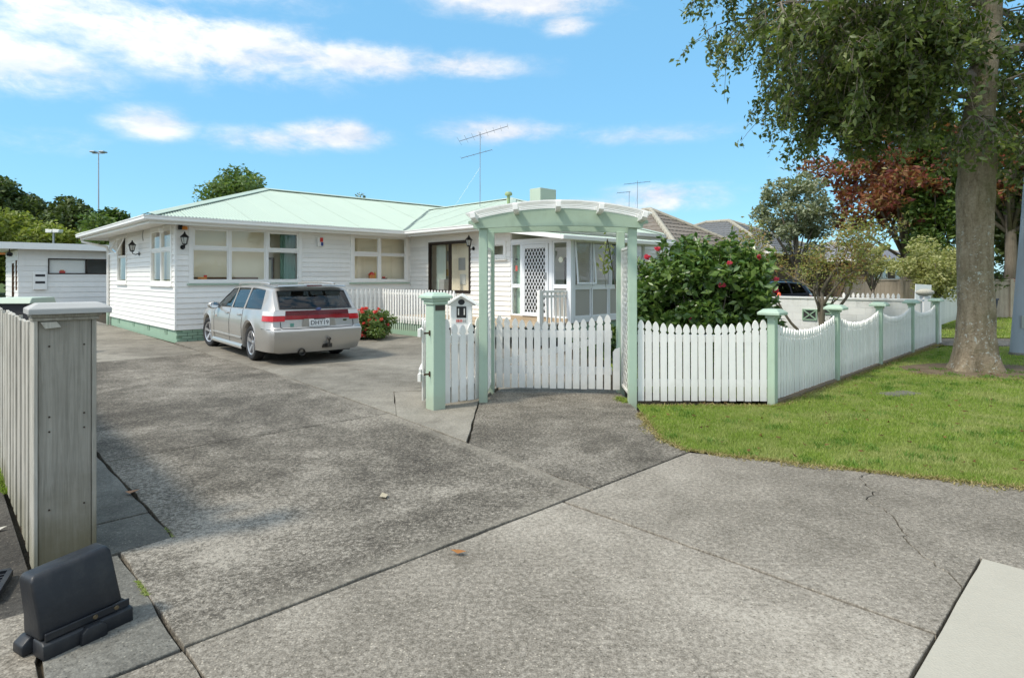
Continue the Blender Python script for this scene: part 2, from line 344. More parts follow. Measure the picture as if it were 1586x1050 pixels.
M_PLASTIC = paint('scuffed_black_rubber', (.013,.0145,.018), .45, .35, (.07,.068,.06), scale=9, bump=.3)
# ------------------------------------------------------------------ ground, slabs, lawns
TH = math.atan2(.692, .722)                       # the street grid: u along the frontage, v up the drive
def W(u, v): return (.722*u-.692*v, .692*u+.722*v)

def soil(name, lo, hi, sc=2.):
    m, nt, b = new_mat(name); g = G(nt); p = g.pos(); n = g.noise(p, sc, 7, .7); f = g.noise(p, 40, 4, .7)
    g.L.new(g.ramp(g.math('ADD', g.math('MULTIPLY', n, .6), g.math('MULTIPLY', f, .4)), [(.35, lo), (.65, hi)]), b.inputs['Base Color'])
    b.inputs['Roughness'].default_value = .95; b.inputs['Specular IOR Level'].default_value = .1; g.bump(f, .6, .01, b); return m
M_SOIL = soil('dark_soil', (.03,.024,.017), (.085,.068,.045))
M_FIELD = soil('distant_rough_grass', (.05,.075,.02), (.10,.13,.04), .4)
M_LAWNBASE = soil('turf_thatch', (.12,.16,.04), (.22,.24,.08), 1.4)
M_DIRT = soil('bare_root_dirt', (.10,.075,.05), (.22,.17,.11), 3)

def sheet(name, pts, z, mat, kind='structure', parent=None):
    mb = MB(); mb.add([(x, y, z) for x, y in pts], [tuple(range(len(pts)))])
    o = mb.build(name, mat, parent, recalc=False)
    if o.data.polygons[0].normal.z < 0: o.data.flip_normals()
    if kind: o['kind'] = kind
    return o
sheet('ground', [(-500,-300),(500,-300),(500,900),(-500,900)], -.14, M_FIELD)
sheet('garden_soil', [W(*p) for p in [(-1,-3),(9,-3),(26,3),(26,40),(-2,40)]], -.075, M_SOIL)

def wobble(pts, step=.16, amp=.006, seed=0):
    r = random.Random(seed); out = []
    n = len(pts)
    for i in range(n):
        a = Vector(pts[i]); b = Vector(pts[(i+1) % n]); L = (b-a).length; k = max(1, min(60, int(L/step)))
        nrm = Vector((-(b-a).y, (b-a).x)).normalized()
        for j in range(k):
            q = a.lerp(b, j/k) + (nrm*r.uniform(-amp, amp) if j else Vector((0, 0)))
            if j and r.random() < .035: q = q + nrm*amp*r.uniform(1.2, 2.6)
            out.append((q.x, q.y))
    return out
def inset(pts, d):
    n = len(pts); out = []; V = [Vector(p) for p in pts]
    area = sum(V[i].x*V[(i+1) % n].y-V[(i+1) % n].x*V[i].y for i in range(n))
    if area < 0: V.reverse()
    for i in range(n):
        a, b, c = V[i-1], V[i], V[(i+1) % n]
        e1 = (b-a).normalized(); e2 = (c-b).normalized(); n1 = Vector((-e1.y, e1.x)); n2 = Vector((-e2.y, e2.x))
        m = (n1+n2); m = m/max(.3, m.dot(m))*2 if m.length > .1 else n1
        out.append(b+m*d)
    return [(p.x, p.y) for p in out]
def slab(parent, pts, mat, z=0., uv=True, seed=0, amp=.006, gap=.002, name='slab'):
    P = [W(*p) for p in pts] if uv else pts
    P = inset(P, gap); P = wobble(P, seed=seed, amp=amp); n = len(P)
    I = inset(P, .0025)
    area = sum(P[i][0]*P[(i+1) % n][1]-P[(i+1) % n][0]*P[i][1] for i in range(n))
    if area < 0: P = P[::-1]
    mb = MB()
    vs = [(x, y, -.08) for x, y in P]+[(x, y, z-.004) for x, y in P]+[(x, y, z) for x, y in I]
    fs = [tuple(range(2*n, 3*n))]+[(i, (i+1) % n, n+(i+1) % n, n+i) for i in range(n)]+[(n+i, n+(i+1) % n, 2*n+(i+1) % n, 2*n+i) for i in range(n)]
    mb.add(vs, fs)
    return mb.build(name, mat, parent, recalc=False)

sheet('joint_bed', [W(*p) for p in [(-1.2,-2.4),(7.2,-2.4),(5.6,.6),(4.85,2.75),(6.3,4.6),(10.5,9),(9.1,16),(4.1,30),(.45,30),(.45,4),(-1.2,3.5)]], -.032, M_SOIL)
drive = tag(empty('driveway'), kind='structure')
slab(drive, [(.763,2.786),(3.47,2.788),(3.75,5.945),(1.045,6.012),(1.045,4.0),(.763,3.98)], M_DRIVE, .007, seed=1, amp=.006, gap=.0015)
slab(drive, [(1.045,6.02),(3.75,5.95),(3.98,9.5),(4.02,13.2),(1.045,13.2)], M_DRIVE, .008, seed=2)
slab(drive, [(1.05,13.22),(4.02,13.22),(4.2,22),(4.2,33),(1.05,33)], M_DRIVE2, .006, seed=3)
slab(drive, [(.44,4.56),(1.038,4.56),(1.038,8.9),(.44,8.9)], M_STRIP, .0, seed=4, gap=.004)
slab(drive, [(.44,8.92),(1.038,8.915),(1.038,20),(.44,20)], M_STRIP, .0, seed=5, gap=.004)
slab(drive, [(.40,3.99),(1.037,4.01),(1.037,4.545),(.42,4.53)], M_STRIP, .0, seed=6, gap=.005, amp=.01)
slab(drive, [(.30,2.78),(.754,2.78),(.754,3.97),(.40,3.97)], M_STRIP, .002, seed=7, gap=.006, amp=.012)
park = tag(empty('parking_pad'), kind='structure')
slab(park, [(3.775,5.822),(4.515,7.03),(5.80,6.37),(6.61,7.53),(8.69,9.98),(9.2,10.6),(9.2,16.05),(4.2,16.05),(4.04,13.2),(4.0,9.5)], M_DRIVE2, .004, seed=8)
slab(park, [(-.43,5.72),(-.42,7.62),(-.2,8.6),(-1.6,8.2),(-1.3,6.80)], M_DRIVE2, .0, uv=False, seed=9)
gp = tag(empty('gate_path'), kind='structure')
slab(gp, [W(3.49,2.79),W(4.86,2.795),(1.42,5.8),(1.46,7.2),(1.46,8.35),(-.18,8.35),(-.41,7.5),(-.405,5.69),W(3.60,4.35)], M_DRIVE, .003, uv=False, seed=10)
slab(gp, [(-.16,8.38),(1.30,8.38),(1.25,10.5),(.95,13.2),(-.6,13.2),(-.4,10)], M_DRIVE2, .001, uv=False, seed=11)
foot = tag(empty('footpath'), kind='structure')
slab(foot, [(.763,.622),(3.148,.622),(3.148,2.78),(.763,2.78)], M_FOOT, 0., seed=12, gap=.004, amp=.003)
crack = [(5.47,1.50),(5.18,1.53),(4.95,1.36),(4.72,1.33),(4.52,1.14),(4.318,1.019),(4.12,.96),(3.95,.80),(3.72,.622)]
ck = []
rc = random.Random(3)
for (a0, b0), (a1, b1) in zip(crack, crack[1:]):
    for j in range(5): ck.append((a0+(a1-a0)*j/5+rc.uniform(-.016,.016), b0+(b1-b0)*j/5+rc.uniform(-.016,.016)))
crack = ck+[crack[-1]]
slab(foot, [(3.163,.622),(3.72,.622)]+crack[::-1][1:]+[(4.85,2.79),(3.163,2.78)], M_FOOT, 0., seed=13, gap=.004, amp=.001)
slab(foot, crack+[(4.186,.622),(4.186,-2.5),(7.6,-2.5),(5.85,.55)], M_FOOT, -.001, seed=14, gap=.004, amp=.001)
slab(foot, [(-1.2,.63),(.757,.63),(.757,2.77),(-1.2,2.75)], M_FOOT, -.002, seed=15, gap=.004)
slab(foot, [(-1.2,2.77),(.28,2.77),(.38,3.6),(-1.2,3.6)], M_FOOT, -.004, seed=16, gap=.01, amp=.015)
slab(foot, [(-2.5,-2.5),(4.18,-2.5),(4.18,.615),(-2.5,.615)], M_NEWC, .004, seed=17, gap=.0012, amp=.002)
slab(foot, [(-2.6,-2.5),(-9,-2.5),(-9,2.7),(-1.25,2.7),(-1.25,.6),(-2.6,.6)], M_FOOT, -.003, seed=18)
sheet('neighbour_driveway', [W(*p) for p in [(-9,2.75),(-1.25,2.75),(-1.25,3.62),(.37,3.62),(.39,22),(-9,22)]], -.02, M_ASPH)
sheet('rear_yard', [W(*p) for p in [(-9,22.05),(.39,22.05),(1.04,22.05),(1.04,33.4),(-9,33.4)]], -.02, M_ASPH)

# lawns: a thatch sheet plus the blades themselves
LAWN = [(1.50,7.30),(1.44,5.83),(1.56,5.42),(2.62,4.93),(3.76,4.46),(6.2,3.3),(12,1.2),(26,-1.5),(30,6),(30,12.6),(9.75,13.6),(9.0,13.0),(3.28,7.36),(3.1,7.30)]
LAWN2 = [(10.7,15.6),(32,14.9),(38,25),(13.2,25),(13.6,19.8),(11.6,17.4)]
YARD = [(1.6,8.3),(3.1,7.6),(9.3,13.7),(6.4,17),(1.8,13.4)]
sheet('lawn', LAWN, .006, M_LAWNBASE); sheet('far_lawn', LAWN2, .0, M_LAWNBASE); sheet('garden_lawn', YARD, .0, M_LAWNBASE)
sheet('side_path', [(9.95,13.75),(30,12.75),(32,14.7),(10.6,15.35),(9.6,14.9)], .004, M_DRIVE)
sheet('far_footpath', [(13.0,25.1),(45,25.1),(47,27),(13,27)], .0, M_NEWC)
sheet('bare_earth', [(6.5,9.75),(6.9,9.35),(7.8,9.2),(8.9,9.45),(9.3,10.0),(8.9,10.7),(7.6,10.9),(6.7,10.5)], .012, M_DIRT)

def in_poly(x, y, poly):
    c = np.zeros(len(x), bool); n = len(poly)
    for i in range(n):
        x1, y1 = poly[i]; x2, y2 = poly[(i+1) % n]
        t = ((y1 > y) != (y2 > y)); xi = (x2-x1)*(y-y1)/((y2-y1) if y2 != y1 else 1e-9)+x1
        c ^= t & (x < xi)
    return c
def blades(name, poly, n, dmin, dmax, hgt, wid, mat, keep=None, z0=0.):
    # distance from the street corner drawn so that the turf looks equally thick near and far
    xs, ys = [p[0] for p in poly], [p[1] for p in poly]; P = []; got = 0
    while got < n:
        d = dmin*(dmax/dmin)**rng.random(n*2); a = rng.uniform(-.25, 1.1, n*2)
        x, y = d*np.sin(a), d*np.cos(a); k = in_poly(x, y, poly)
        if keep is not None: k &= keep(x, y)
        P.append(np.stack([x[k], y[k]], 1)); got += k.sum()
    P = np.concatenate(P)[:n]; d = np.hypot(P[:,0], P[:,1]); m = len(P)
    h = hgt*rng.uniform(.55, 1.25, m); w = wid*(.6+d/9)*rng.uniform(.7, 1.3, m); a = rng.uniform(0, 2*PI, m); ln = rng.uniform(.1, .9, m)*h
    b = rng.uniform(0, 2*PI, m)
    V = np.zeros((m, 3, 3)); V[:,0,:2] = P+np.stack([np.cos(a)*w/2, np.sin(a)*w/2], 1); V[:,1,:2] = P-np.stack([np.cos(a)*w/2, np.sin(a)*w/2], 1)
    V[:,2,:2] = P+np.stack([np.cos(b)*ln, np.sin(b)*ln], 1); V[:,2,2] = h; V[:,:,2] += z0
    o = link(name, np_mesh(name, V.reshape(-1,3), np.arange(m*3).reshape(m,3), mat)); return tag(o, kind='stuff')
def grass_mat(name, cols, dry):
    m = leaf_mat(name, cols, .3, .6, .2); nt = m.node_tree; g = G(nt); b = nt.nodes['Principled BSDF']
    src = b.inputs['Base Color'].links[0].from_socket
    p = g.pos(); n = g.noise(p, .9, 5, .62, .5); n2 = g.noise(p, 3.2, 4, .6)
    f = g.mr(g.math('ADD', g.math('MULTIPLY', n, .6), g.math('MULTIPLY', n2, .4)), .45, .64, 0., .72)
    c = g.mix(f, src, dry); g.L.new(c, b.inputs['Base Color'])
    for nd in nt.nodes:
        if nd.type == 'BSDF_TRANSLUCENT': g.L.new(g.mix(1., c, (1.3,1.4,.7), 'MULTIPLY'), nd.inputs[0])
    return m
M_GRASS = grass_mat('lawn_blades', [(.14,.22,.03), (.20,.29,.045), (.27,.35,.065), (.33,.38,.10)], (.40,.39,.17))
M_STRAW = leaf_mat('dry_straw', [(.30,.24,.10), (.42,.35,.18), (.24,.19,.08), (.16,.20,.05)], .2, .7, .1)
def off_dirt(x, y): return ((x-7.8)/1.5)**2+((y-10.1)/.85)**2 > rng.uniform(.6, 1.25, len(x))
blades('lawn_grass', LAWN, 250000, 4.6, 26, .034, .0062, M_GRASS, off_dirt)
blades('far_lawn_grass', LAWN2, 26000, 16, 40, .05, .010, M_GRASS)
blades('garden_grass', YARD, 24000, 8.2, 17, .05, .008, M_GRASS)
def strip_blades(name, line, n, wid, hgt, mat, bw=.006):
    pts = np.array(line); seg = np.hypot(*(np.diff(pts, axis=0).T)); cs = np.concatenate([[0], np.cumsum(seg)]); t = rng.random(n)*cs[-1]
    i = np.clip(np.searchsorted(cs, t)-1, 0, len(seg)-1); f = ((t-cs[i])/seg[i])[:,None]; P = pts[i]*(1-f)+pts[i+1]*f
    clump = .35+1.3*np.abs(np.sin(t*2.1)*np.sin(t*5.3+1)); P = P+rng.normal(0, 1, (n,2))*wid*clump[:,None]
    a = rng.uniform(0, 2*PI, n); b = rng.uniform(0, 2*PI, n); h = hgt*rng.uniform(.3, 1.2, n); w = bw*rng.uniform(.6, 1.5, n)
    V = np.zeros((n,3,3)); e = np.stack([np.cos(a)*w, np.sin(a)*w], 1); V[:,0,:2] = P+e; V[:,1,:2] = P-e
    V[:,2,:2] = P+np.stack([np.cos(b), np.sin(b)], 1)*(h*rng.uniform(.4,1.6,n))[:,None]; V[:,2,2] = h*.8; V[:,:2,2] += .004
    return tag(link(name, np_mesh(name, V.reshape(-1,3), np.arange(n*3).reshape(n,3), mat)), kind='stuff')
strip_blades('lawn_edge_straw', [(1.46,6.9),(1.44,5.85),(1.55,5.43),(2.62,4.93),(3.76,4.46),(6.2,3.3)], 9000, .045, .03, M_STRAW)
strip_blades('fence_foot_straw', [(1.55,7.28),(3.2,7.27),(9.8,13.9)], 7000, .05, .04, M_STRAW)
strip_blades('root_straw', [(6.3,9.8),(6.8,9.3),(7.8,9.1),(9.0,9.3),(9.5,9.9)], 5000, .14, .03, M_STRAW)
wc = rng.uniform(0, 1, (260, 2))*np.array([8.5, 8.])+np.array([1.5, 4.6]); wc = wc[in_poly(wc[:,0], wc[:,1], LAWN)]
wp = (wc[rng.integers(0, len(wc), 9000)]+rng.normal(0, .055, (9000, 2))); wp = wp[in_poly(wp[:,0], wp[:,1], LAWN)]; m_ = len(wp)
V = np.zeros((m_,3,3)); a_ = rng.uniform(0,2*PI,m_); b_ = rng.uniform(0,2*PI,m_); ww = rng.uniform(.004,.009,m_); V[:,0,:2] = wp+np.stack([np.cos(a_)*ww,np.sin(a_)*ww],1); V[:,1,:2] = wp-np.stack([np.cos(a_)*ww,np.sin(a_)*ww],1); V[:,2,:2] = wp+np.stack([np.cos(b_),np.sin(b_)],1)*rng.uniform(.01,.04,m_)[:,None]; V[:,2,2] = rng.uniform(.03,.062,m_); V[:,:2,2] = .012
tag(link('lawn_weeds', np_mesh('lawn_weeds', V.reshape(-1,3), np.arange(m_*3).reshape(m_,3), leaf_mat('coarse_weed_blades', [(.08,.16,.025), (.13,.23,.04), (.20,.30,.07)], .3, .6, .2))), kind='stuff')
strip_blades('edge_weeds', [W(.40,5.6), W(.39,6.6), W(.36,8.0)], 1100, .05, .09, M_GRASS)
strip_blades('joint_moss', [W(1.04,4.2), W(1.04,3.9)], 120, .006, .012, M_GRASS, .003)
strip_blades('joint_moss_tuft', [W(.755,3.55), W(.757,3.35)], 260, .008, .014, M_GRASS, .003)
strip_blades('arch_foot_weeds', [(1.36,7.75),(1.44,7.5)], 500, .05, .05, M_GRASS)

# fallen leaves
def litter(name, pts, size, mat):
    n = len(pts); V = []
    for x, y, z in pts:
        a = random.uniform(0, 2*PI); l = size*random.uniform(.6, 1.5); w = l*random.uniform(.3, .6); c, s_ = math.cos(a), math.sin(a)
        V += [(x-c*l, y-s_*l, z+random.uniform(.004,.02)), (x+s_*w, y-c*w, z+.004), (x+c*l, y+s_*l, z+random.uniform(.005,.03)), (x-s_*w, y+c*w, z+random.uniform(.004,.015))]
    return tag(link(name, np_mesh(name, V, np.arange(n*4).reshape(n,4), mat)), kind='stuff')
M_DEAD = leaf_mat('dead_leaves', [(.06,.03,.015), (.13,.06,.025), (.20,.10,.04), (.09,.05,.03)], .1, .7, .1)
lp = []
while len(lp) < 240:
    x, y = random.uniform(1.5, 9.5), random.uniform(4.6, 12)
    if in_poly(np.array([x]), np.array([y]), LAWN)[0]: lp.append((x, y, .035))
litter('fallen_leaves', lp, .024, M_DEAD)
tag(litter('fallen_brown_leaf', [(-.30,3.38,.016)], .05, leaf_mat('orange_leaf', [(.36,.15,.04)], .1)), 'curled orange brown leaf lying on the driveway slab near its broken edge', 'leaf', kind='thing')
tag(litter('fallen_dry_leaf', [(-2.71,4.32,.016)], .045, bpy.data.materials['orange_leaf']), 'small orange leaf lying in the driveway joint beside the wooden post', 'leaf', kind='thing')
tag(litter('pale_leaf', [(-.90,4.25,.016)], .036, leaf_mat('bleached_leaf', [(.45,.38,.26)], .1)), 'pale dry leaf lying in the middle of the stained driveway slab', 'leaf', kind='thing')
litter('paper_scraps', [(W(.28,4.9+.5*i)[0]+random.uniform(-.1,.1), W(.28,4.9+.5*i)[1], -.015) for i in range(4)], .05, plain('scrap_paper', (.5,.48,.42), .9))
# ------------------------------------------------------------------ picket fences, gate, arch
_pk = {}
def picket_mesh(h, w=.072, t=.02, mat=None):
    key = (round(h, 2), w)
    if key in _pk: return _pk[key]
    a = w/2; h = round(h, 2)
    half = [(a, 0), (a, h-.135), (a*.72, h-.122), (a*.70, h-.112), (a*1.0, h-.098), (a*.98, h-.07), (a*.72, h-.035), (a*.34, h-.010), (0, h)]
    pts = half+[(-x, z) for x, z in half[-2::-1]]
    mb = MB().prism(pts, -t/2, t/2, 'y'); _pk[key] = mb.mesh('picket', mat or M_PICKET); return _pk[key]
def picket_run(parent, x0, x1, n, hf, z0=.045, y=0., w=.072, jit=.004):
    for i in range(n):
        f = (i+.5)/n; h = hf(f)-z0
        o = link('picket', picket_mesh(h+.0, w), parent, (x0+(x1-x0)*f, y+random.uniform(-.003,.003), z0+random.uniform(-jit, jit)))
        o.rotation_euler = (0, random.gauss(0, .004), 0)
def post(parent, x, y, h, w=.10, capw=.26, mat=None, rz=0.):
    mat = mat or M_MINT
    p = MB().box(-w/2, w/2, -w/2, w/2, -.1, h-.08).build('post', mat, parent, (x, y, 0), rz, bevel=.006)
    c = capw/2
    mb = MB().box(-w*.68, w*.68, -w*.68, w*.68, h-.115, h-.078)
    a = [(-c,-c,h-.076),(c,-c,h-.076),(c,c,h-.076),(-c,c,h-.076)]; b = [(x_, y_, h-.045) for x_, y_, _ in a]; k = c*.62
    d = [(-k,-k,h-.003),(k,-k,h-.003),(k,k,h-.003),(-k,k,h-.003)]
    mb.add(a+b+d, [(3,2,1,0),(8,9,10,11)]+[(i,(i+1)%4,4+(i+1)%4,4+i) for i in range(4)]+[(4+i,4+(i+1)%4,8+(i+1)%4,8+i) for i in range(4)])
    mb.build('cap', mat, p, bevel=.004); return p

# front run, from the arch to the corner post
ang = math.atan2(7.41-7.47, 3.19-1.55)
f1 = thing('picket_fence', 'low white picket fence with dipped top in front of the flowering bush', 'fence', (1.545, 7.47, 0), ang)
L1 = math.hypot(3.19-1.55, 7.41-7.47)-.06
picket_run(f1, .0, L1, 17, lambda f: 1.045-.075*(1-(2*f-1)**2), z0=.035, w=.078)
for z in (.25, .80):
    MB().box(-.02, L1+.02, .012, .05, z-.045, z+.045).build('rail', M_PICKET, f1, bevel=.004)
# long run along the street with five green posts
f2 = thing('picket_fence', 'long white scalloped picket fence with five green capped posts along the lawn', 'fence', (3.19, 7.41, 0), R(45.0))
SP = 2.36
for i in range(5): post(f2, i*SP, 0, 1.17-.025*i, .095, .27)
for i in range(4):
    picket_run(f2, i*SP+.06, (i+1)*SP-.06, 25, lambda f: 1.0-.02*i-.15*(1-(2*f-1)**2)**.9, z0=.05, w=.066)
    for z in (.22, .70):
        MB().box(i*SP+.05, (i+1)*SP-.05, .012, .05, z-.04, z+.04).build('rail', M_PICKET, f2, bevel=.004)
MB().box(.06, 4*SP, -.03, .03, -.1, .03).build('kickboard', wood('raw_kickboard', (.16,.12,.08), (.30,.24,.17), 'x'), f2)
MB().box(4*SP+.12, 4*SP+.30, -.06, .05, .02, 1.06).build('end_board', M_PICKET, f2, bevel=.006)

# short fence with the heavy gate pillar, left of the arch
f3 = thing('picket_fence', 'short five picket white fence panel between green pillar and garden arch', 'fence', (-.885, 7.19, 0), R(40))
L3 = .66
picket_run(f3, .07, L3, 5, lambda f: 1.10-.13*(1-(2*f-1)**2), z0=.04, w=.088)
for z in (.27, .80): MB().box(.04, L3+.03, .012, .05, z-.045, z+.045).build('rail', M_PICKET, f3, bevel=.004)
pl = thing('gate_pillar', 'square green pillar with stepped pyramid cap beside the letterbox', 'pillar', (-.905, 7.17, 0), R(40))
MB().box(-.085, .085, -.085, .085, -.1, 1.25).build('shaft', M_MINT, pl, bevel=.006)
mb = MB()
for k, (w, z0, z1) in enumerate([(.105,1.235,1.275),(.125,1.276,1.305),(.148,1.306,1.33)]): mb.box(-w,w,-w,w,z0,z1)
a = .148; mb.add([(-a,-a,1.331),(a,-a,1.331),(a,a,1.331),(-a,a,1.331),(-.08,-.08,1.375),(.08,-.08,1.375),(.08,.08,1.375),(-.08,.08,1.375)], [(3,2,1,0),(4,5,6,7)]+[(i,(i+1)%4,4+(i+1)%4,4+i) for i in range(4)])
mb.build('cap', M_MINT, pl, bevel=.004)
MB().box(-.06, .07, -.094, -.087, 1.165, 1.225).build('plaque', plain('dark_plaque', (.05,.035,.025), .4), pl)
mb = MB()
for z in (.42, .90): mb.box(-.17, -.087, -.02, -.010, z-.010, z+.010); mb.lathe([(.010, z-.03),(.010, z+.03)], 8, (-.095,-.015,0))
mb.build('hinge', plain('rusty_hinge', (.10,.06,.035), .7, .5), pl)

# open drive gate seen nearly end-on behind the pillar
g2 = thing('drive_gate', 'open white picket drive gate seen end-on behind the green pillar', 'gate', (-1.09, 7.30, 0), R(88))
picket_run(g2, .04, 1.7, 15, lambda f: 1.06-.10*(1-(2*f-1)**2), z0=.05, w=.078)
for z in (.34, .88): MB().box(0, 1.72, .012, .05, z-.05, z+.05).build('rail', M_PICKET, g2, bevel=.004)
MB().bar((.05,.03,.40), (1.68,.03,.84), .03, .07).build('brace', M_PICKET, g2)

# letterbox
lb = thing('letterbox', 'white house-shaped letterbox with number 11 plate behind the short fence panel', 'letterbox', (-.64, 7.72, 0), R(3)); lb.scale = (1.2, 1.15, 1.0)
MB().box(-.11, .11, -.15, .15, .72, 1.20).build('box', M_TRIM, lb, bevel=.004)
MB().box(-.05, .05, -.05, .05, -.1, .72).build('stand', M_TRIM, lb)
mb = MB(); mb.prism([(-.19,1.205),(.0,1.345),(.19,1.205),(.17,1.195),(0,1.318),(-.17,1.195)], -.20, .20, 'y'); mb.build('roof', M_TRIM, lb, bevel=.002)
MB().prism([(-.15,1.2),(.15,1.2),(0,1.315)], -.155, .15, 'y').build('gable', M_TRIM, lb)
MB().lathe([(.0,-.161),(.035,-.161),(.035,-.156)], 16, (0,0,1.245), 'y').build('newspaper_hole', M_DARK, lb)
npl = MB().box(-.05, .05, -.158, -.151, 1.05, 1.19).build('number_plate', plain('black_number_plate', (.015,.013,.012), .4), lb)
def text(s, size, mat, parent, loc, rot=(R(90),0,0), name='lettering', ext=.001):
    cu = bpy.data.curves.new(name, 'FONT'); cu.body = s; cu.size = size; cu.extrude = ext; cu.align_x = 'CENTER'; cu.align_y = 'CENTER'; cu.materials.append(mat); cu.resolution_u = 3
    t_ = bpy.data.objects.new(name, cu); me = bpy.data.meshes.new_from_object(t_); bpy.data.objects.remove(t_)
    o = link(name, me, parent, loc); o.rotation_euler = rot; return o
M_INK = plain('white_lettering', (.75,.73,.66), .5); M_REDINK = plain('red_lettering', (.55,.10,.08), .6); M_GREYINK = plain('grey_lettering', (.35,.35,.33), .6); M_DKINK = plain('dark_lettering', (.03,.03,.035), .5)
text('11', .12, M_INK, npl, (0,-.160,1.12), name='number')
stk = MB().box(-.06, .06, -.1535, -.1505, .985, 1.035).build('sticker', plain('sticker_paper', (.72,.70,.66), .6), lb)
mb = MB()
for i in range(4): mb.box(-.053+.017*i, -.041+.017*i, -.1555, -.154, .995, 1.026)
mb.build('red_print', M_REDINK, stk)
mb = MB()
for i in range(2): mb.box(.018+.018*i, .031+.018*i, -.1555, -.154, .993, 1.026)
mb.build('grey_print', M_GREYINK, stk)

# garden arch
ar = thing('garden_arch', 'mint green timber garden arch with curved beams over the gate', 'arch', (.563, 7.50, 0), R(-2.5))
for x in (-.92, .92):
    for y in (.0, .72):
        MB().box(-.052, .052, -.05, .05, -.1, 2.17).build('post', M_MINT, ar, (x if y == 0 else (x*.965 if x < 0 else .872), y, 0), bevel=.005)
def beam(y, x0, x1, t):
    top = []; n = 18
    for i in range(n+1):
        f = i/n; x = x0+(x1-x0)*f; top.append((x, 2.245+.155*(1-(2*f-1)**2)))
    bot = []
    for i in range(n+1):
        f = 1-i/n; x = x0+.07+(x1-x0-.14)*f; bot.append((x, 2.15+.03*(1-(2*f-1)**2)))
    pts = top+[(x1, 2.21), (x1-.055, 2.20)]+bot+[(x0+.055, 2.20), (x0, 2.21)]
    return MB().prism(pts, y-t/2, y+t/2, 'y').build('beam', M_MINT, ar, bevel=.003)
beam(-.072, -1.10, 1.10, .042); beam(.80, -1.08, 1.08, .042)
def arcz(x): return 2.245+.155*(1-(x/1.10)**2)
for i in range(5):
    x = -1.0+i*.5; z = arcz(x)-.035
    MB().prism([(-.40,.02),(-.36,-.012),(1.0,-.012),(1.03,.03),(1.03,.085),(-.40,.085)], -.030, .030, 'x').build('rafter', M_PICKET, ar, (x, 0, z), bevel=.003).rotation_euler = (0, math.atan(2*.155*x/1.21), 0)
for y in (-.33, -.22, -.10, .06, .25, .44, .63, .82, .96):
    mb = MB(); n = 16; P = []
    for i in range(n+1):
        x = -1.10+2.20*i/n; z = arcz(x)+.052; P.append([(x,y-.022,z),(x,y+.022,z),(x,y+.022,z+.02),(x,y-.022,z+.02),(x,y-.022,z)])
    mb.grid(P); mb.add([P[0][0],P[0][1],P[0][2],P[0][3]], [(0,1,2,3)]); mb.add([P[-1][k] for k in range(4)], [(3,2,1,0)])
    mb.build('batten', M_PICKET, ar, merge=1e-4)
def lattice(x, nm):
    fr = MB()
    y0, y1, z0, z1 = .06, .66, .12, 1.92
    for a, b in (((x,y0,z0),(x,y0,z1)),((x,y1,z0),(x,y1,z1)),((x,y0,z0),(x,y1,z0)),((x,y0,z1),(x,y1,z1))): fr.bar(a, b, .03, .04, (1,0,0))
    f = fr.build('lattice_frame', M_PICKET, ar)
    st = .12; w = .028; H = z1-z0; B = y1-y0
    for sgn, dx in ((1, -.006), (-1, .006)):
        k = int((H+B)/st)
        for i in range(1, k+1):
            c = i*st                              # line z = c - y (sgn) within the frame
            pa = []
            ya, yb = max(0, c-H), min(B, c)
            if yb-ya < .03: continue
            p = (x+dx, y0+ya, z0+c-ya); q = (x+dx, y0+yb, z0+c-yb)
            if sgn < 0: p = (p[0], y0+B-ya, p[2]); q = (q[0], y0+B-yb, q[2])
            MB().bar(p, q, w, .007, (1,0,0)).build('lattice_strip', M_PICKET, f)
lattice(.893, 'r'); lattice(-.895, 'l')
# the gate hung on the rear posts
ga = thing('garden_gate', 'closed white picket gate with diagonal brace under the green arch', 'gate', (-.325, 8.25, 0), R(-6.0))
picket_run(ga, .0, 1.66, 16, lambda f: 1.075-.115*(1-(2*f-1)**2), z0=.06, w=.084)
for z in (.30, .79): MB().box(-.01, 1.67, .012, .05, z-.05, z+.05).build('rail', M_PICKET, ga, bevel=.004)
MB().bar((.04,.03,.36), (1.62,.03,.74), .03, .085).build('brace', M_PICKET, ga)
MB().prism([(0,.06),(.09,.06),(.09,.62),(.03,.60),(0,.56)], -.012, .012, 'y').build('latch_board', M_PICKET, ga, (1.68,-.02,0))

# ------------------------------------------------------------------ weathered boundary fence with the big boxed post
wf = thing('board_fence', 'weathered grey vertical board fence running back beside the driveway', 'fence', (*W(.42,4.12), 0), TH+PI/2)
x = .0; k = 0
while x < 9.0:
    w = random.choice((.10,.10,.145,.145,.12)); t = random.uniform(.014,.020); h = 1.285+random.uniform(-.012,.012)+ (.0 if x > .3 else .01)
    top = [(0, h), (w-.003, h+random.uniform(-.012,.012))]
    mb = MB().prism([(0,.0),(w-.003,.0)]+top[::-1], 0, t, 'y')
    o = mb.build('board', M_GREYWOOD, wf, (x, (.0 if k % 2 else .012)+random.uniform(0,.004), random.uniform(.0,.02)), bevel=.002); o.rotation_euler = (0, random.gauss(0,.004), 0)
    x += w-(.018 if k % 2 else .014); k += 1
for z in (.25, 1.05): MB().box(0, 9, -.05, -.002, z-.045, z+.045).build('rail', M_GREYWOOD, wf)
bp = thing('boxed_gatepost', 'large grey weathered boxed timber post with chamfered cap at the driveway entrance', 'gatepost', (*W(.405,4.08), 0), TH)
MB().box(-.018, .0, -.02, .16, -.02, 1.335).build('side_board', M_GREYWOOD, bp, bevel=.003)
MB().box(.002, .238, -.005, .018, -.02, 1.335).build('face_board', M_POSTWOOD, bp, bevel=.003)
MB().box(.24, .262, -.012, .13, -.02, 1.33).build('corner_board', M_POSTWOOD, bp, bevel=.003)
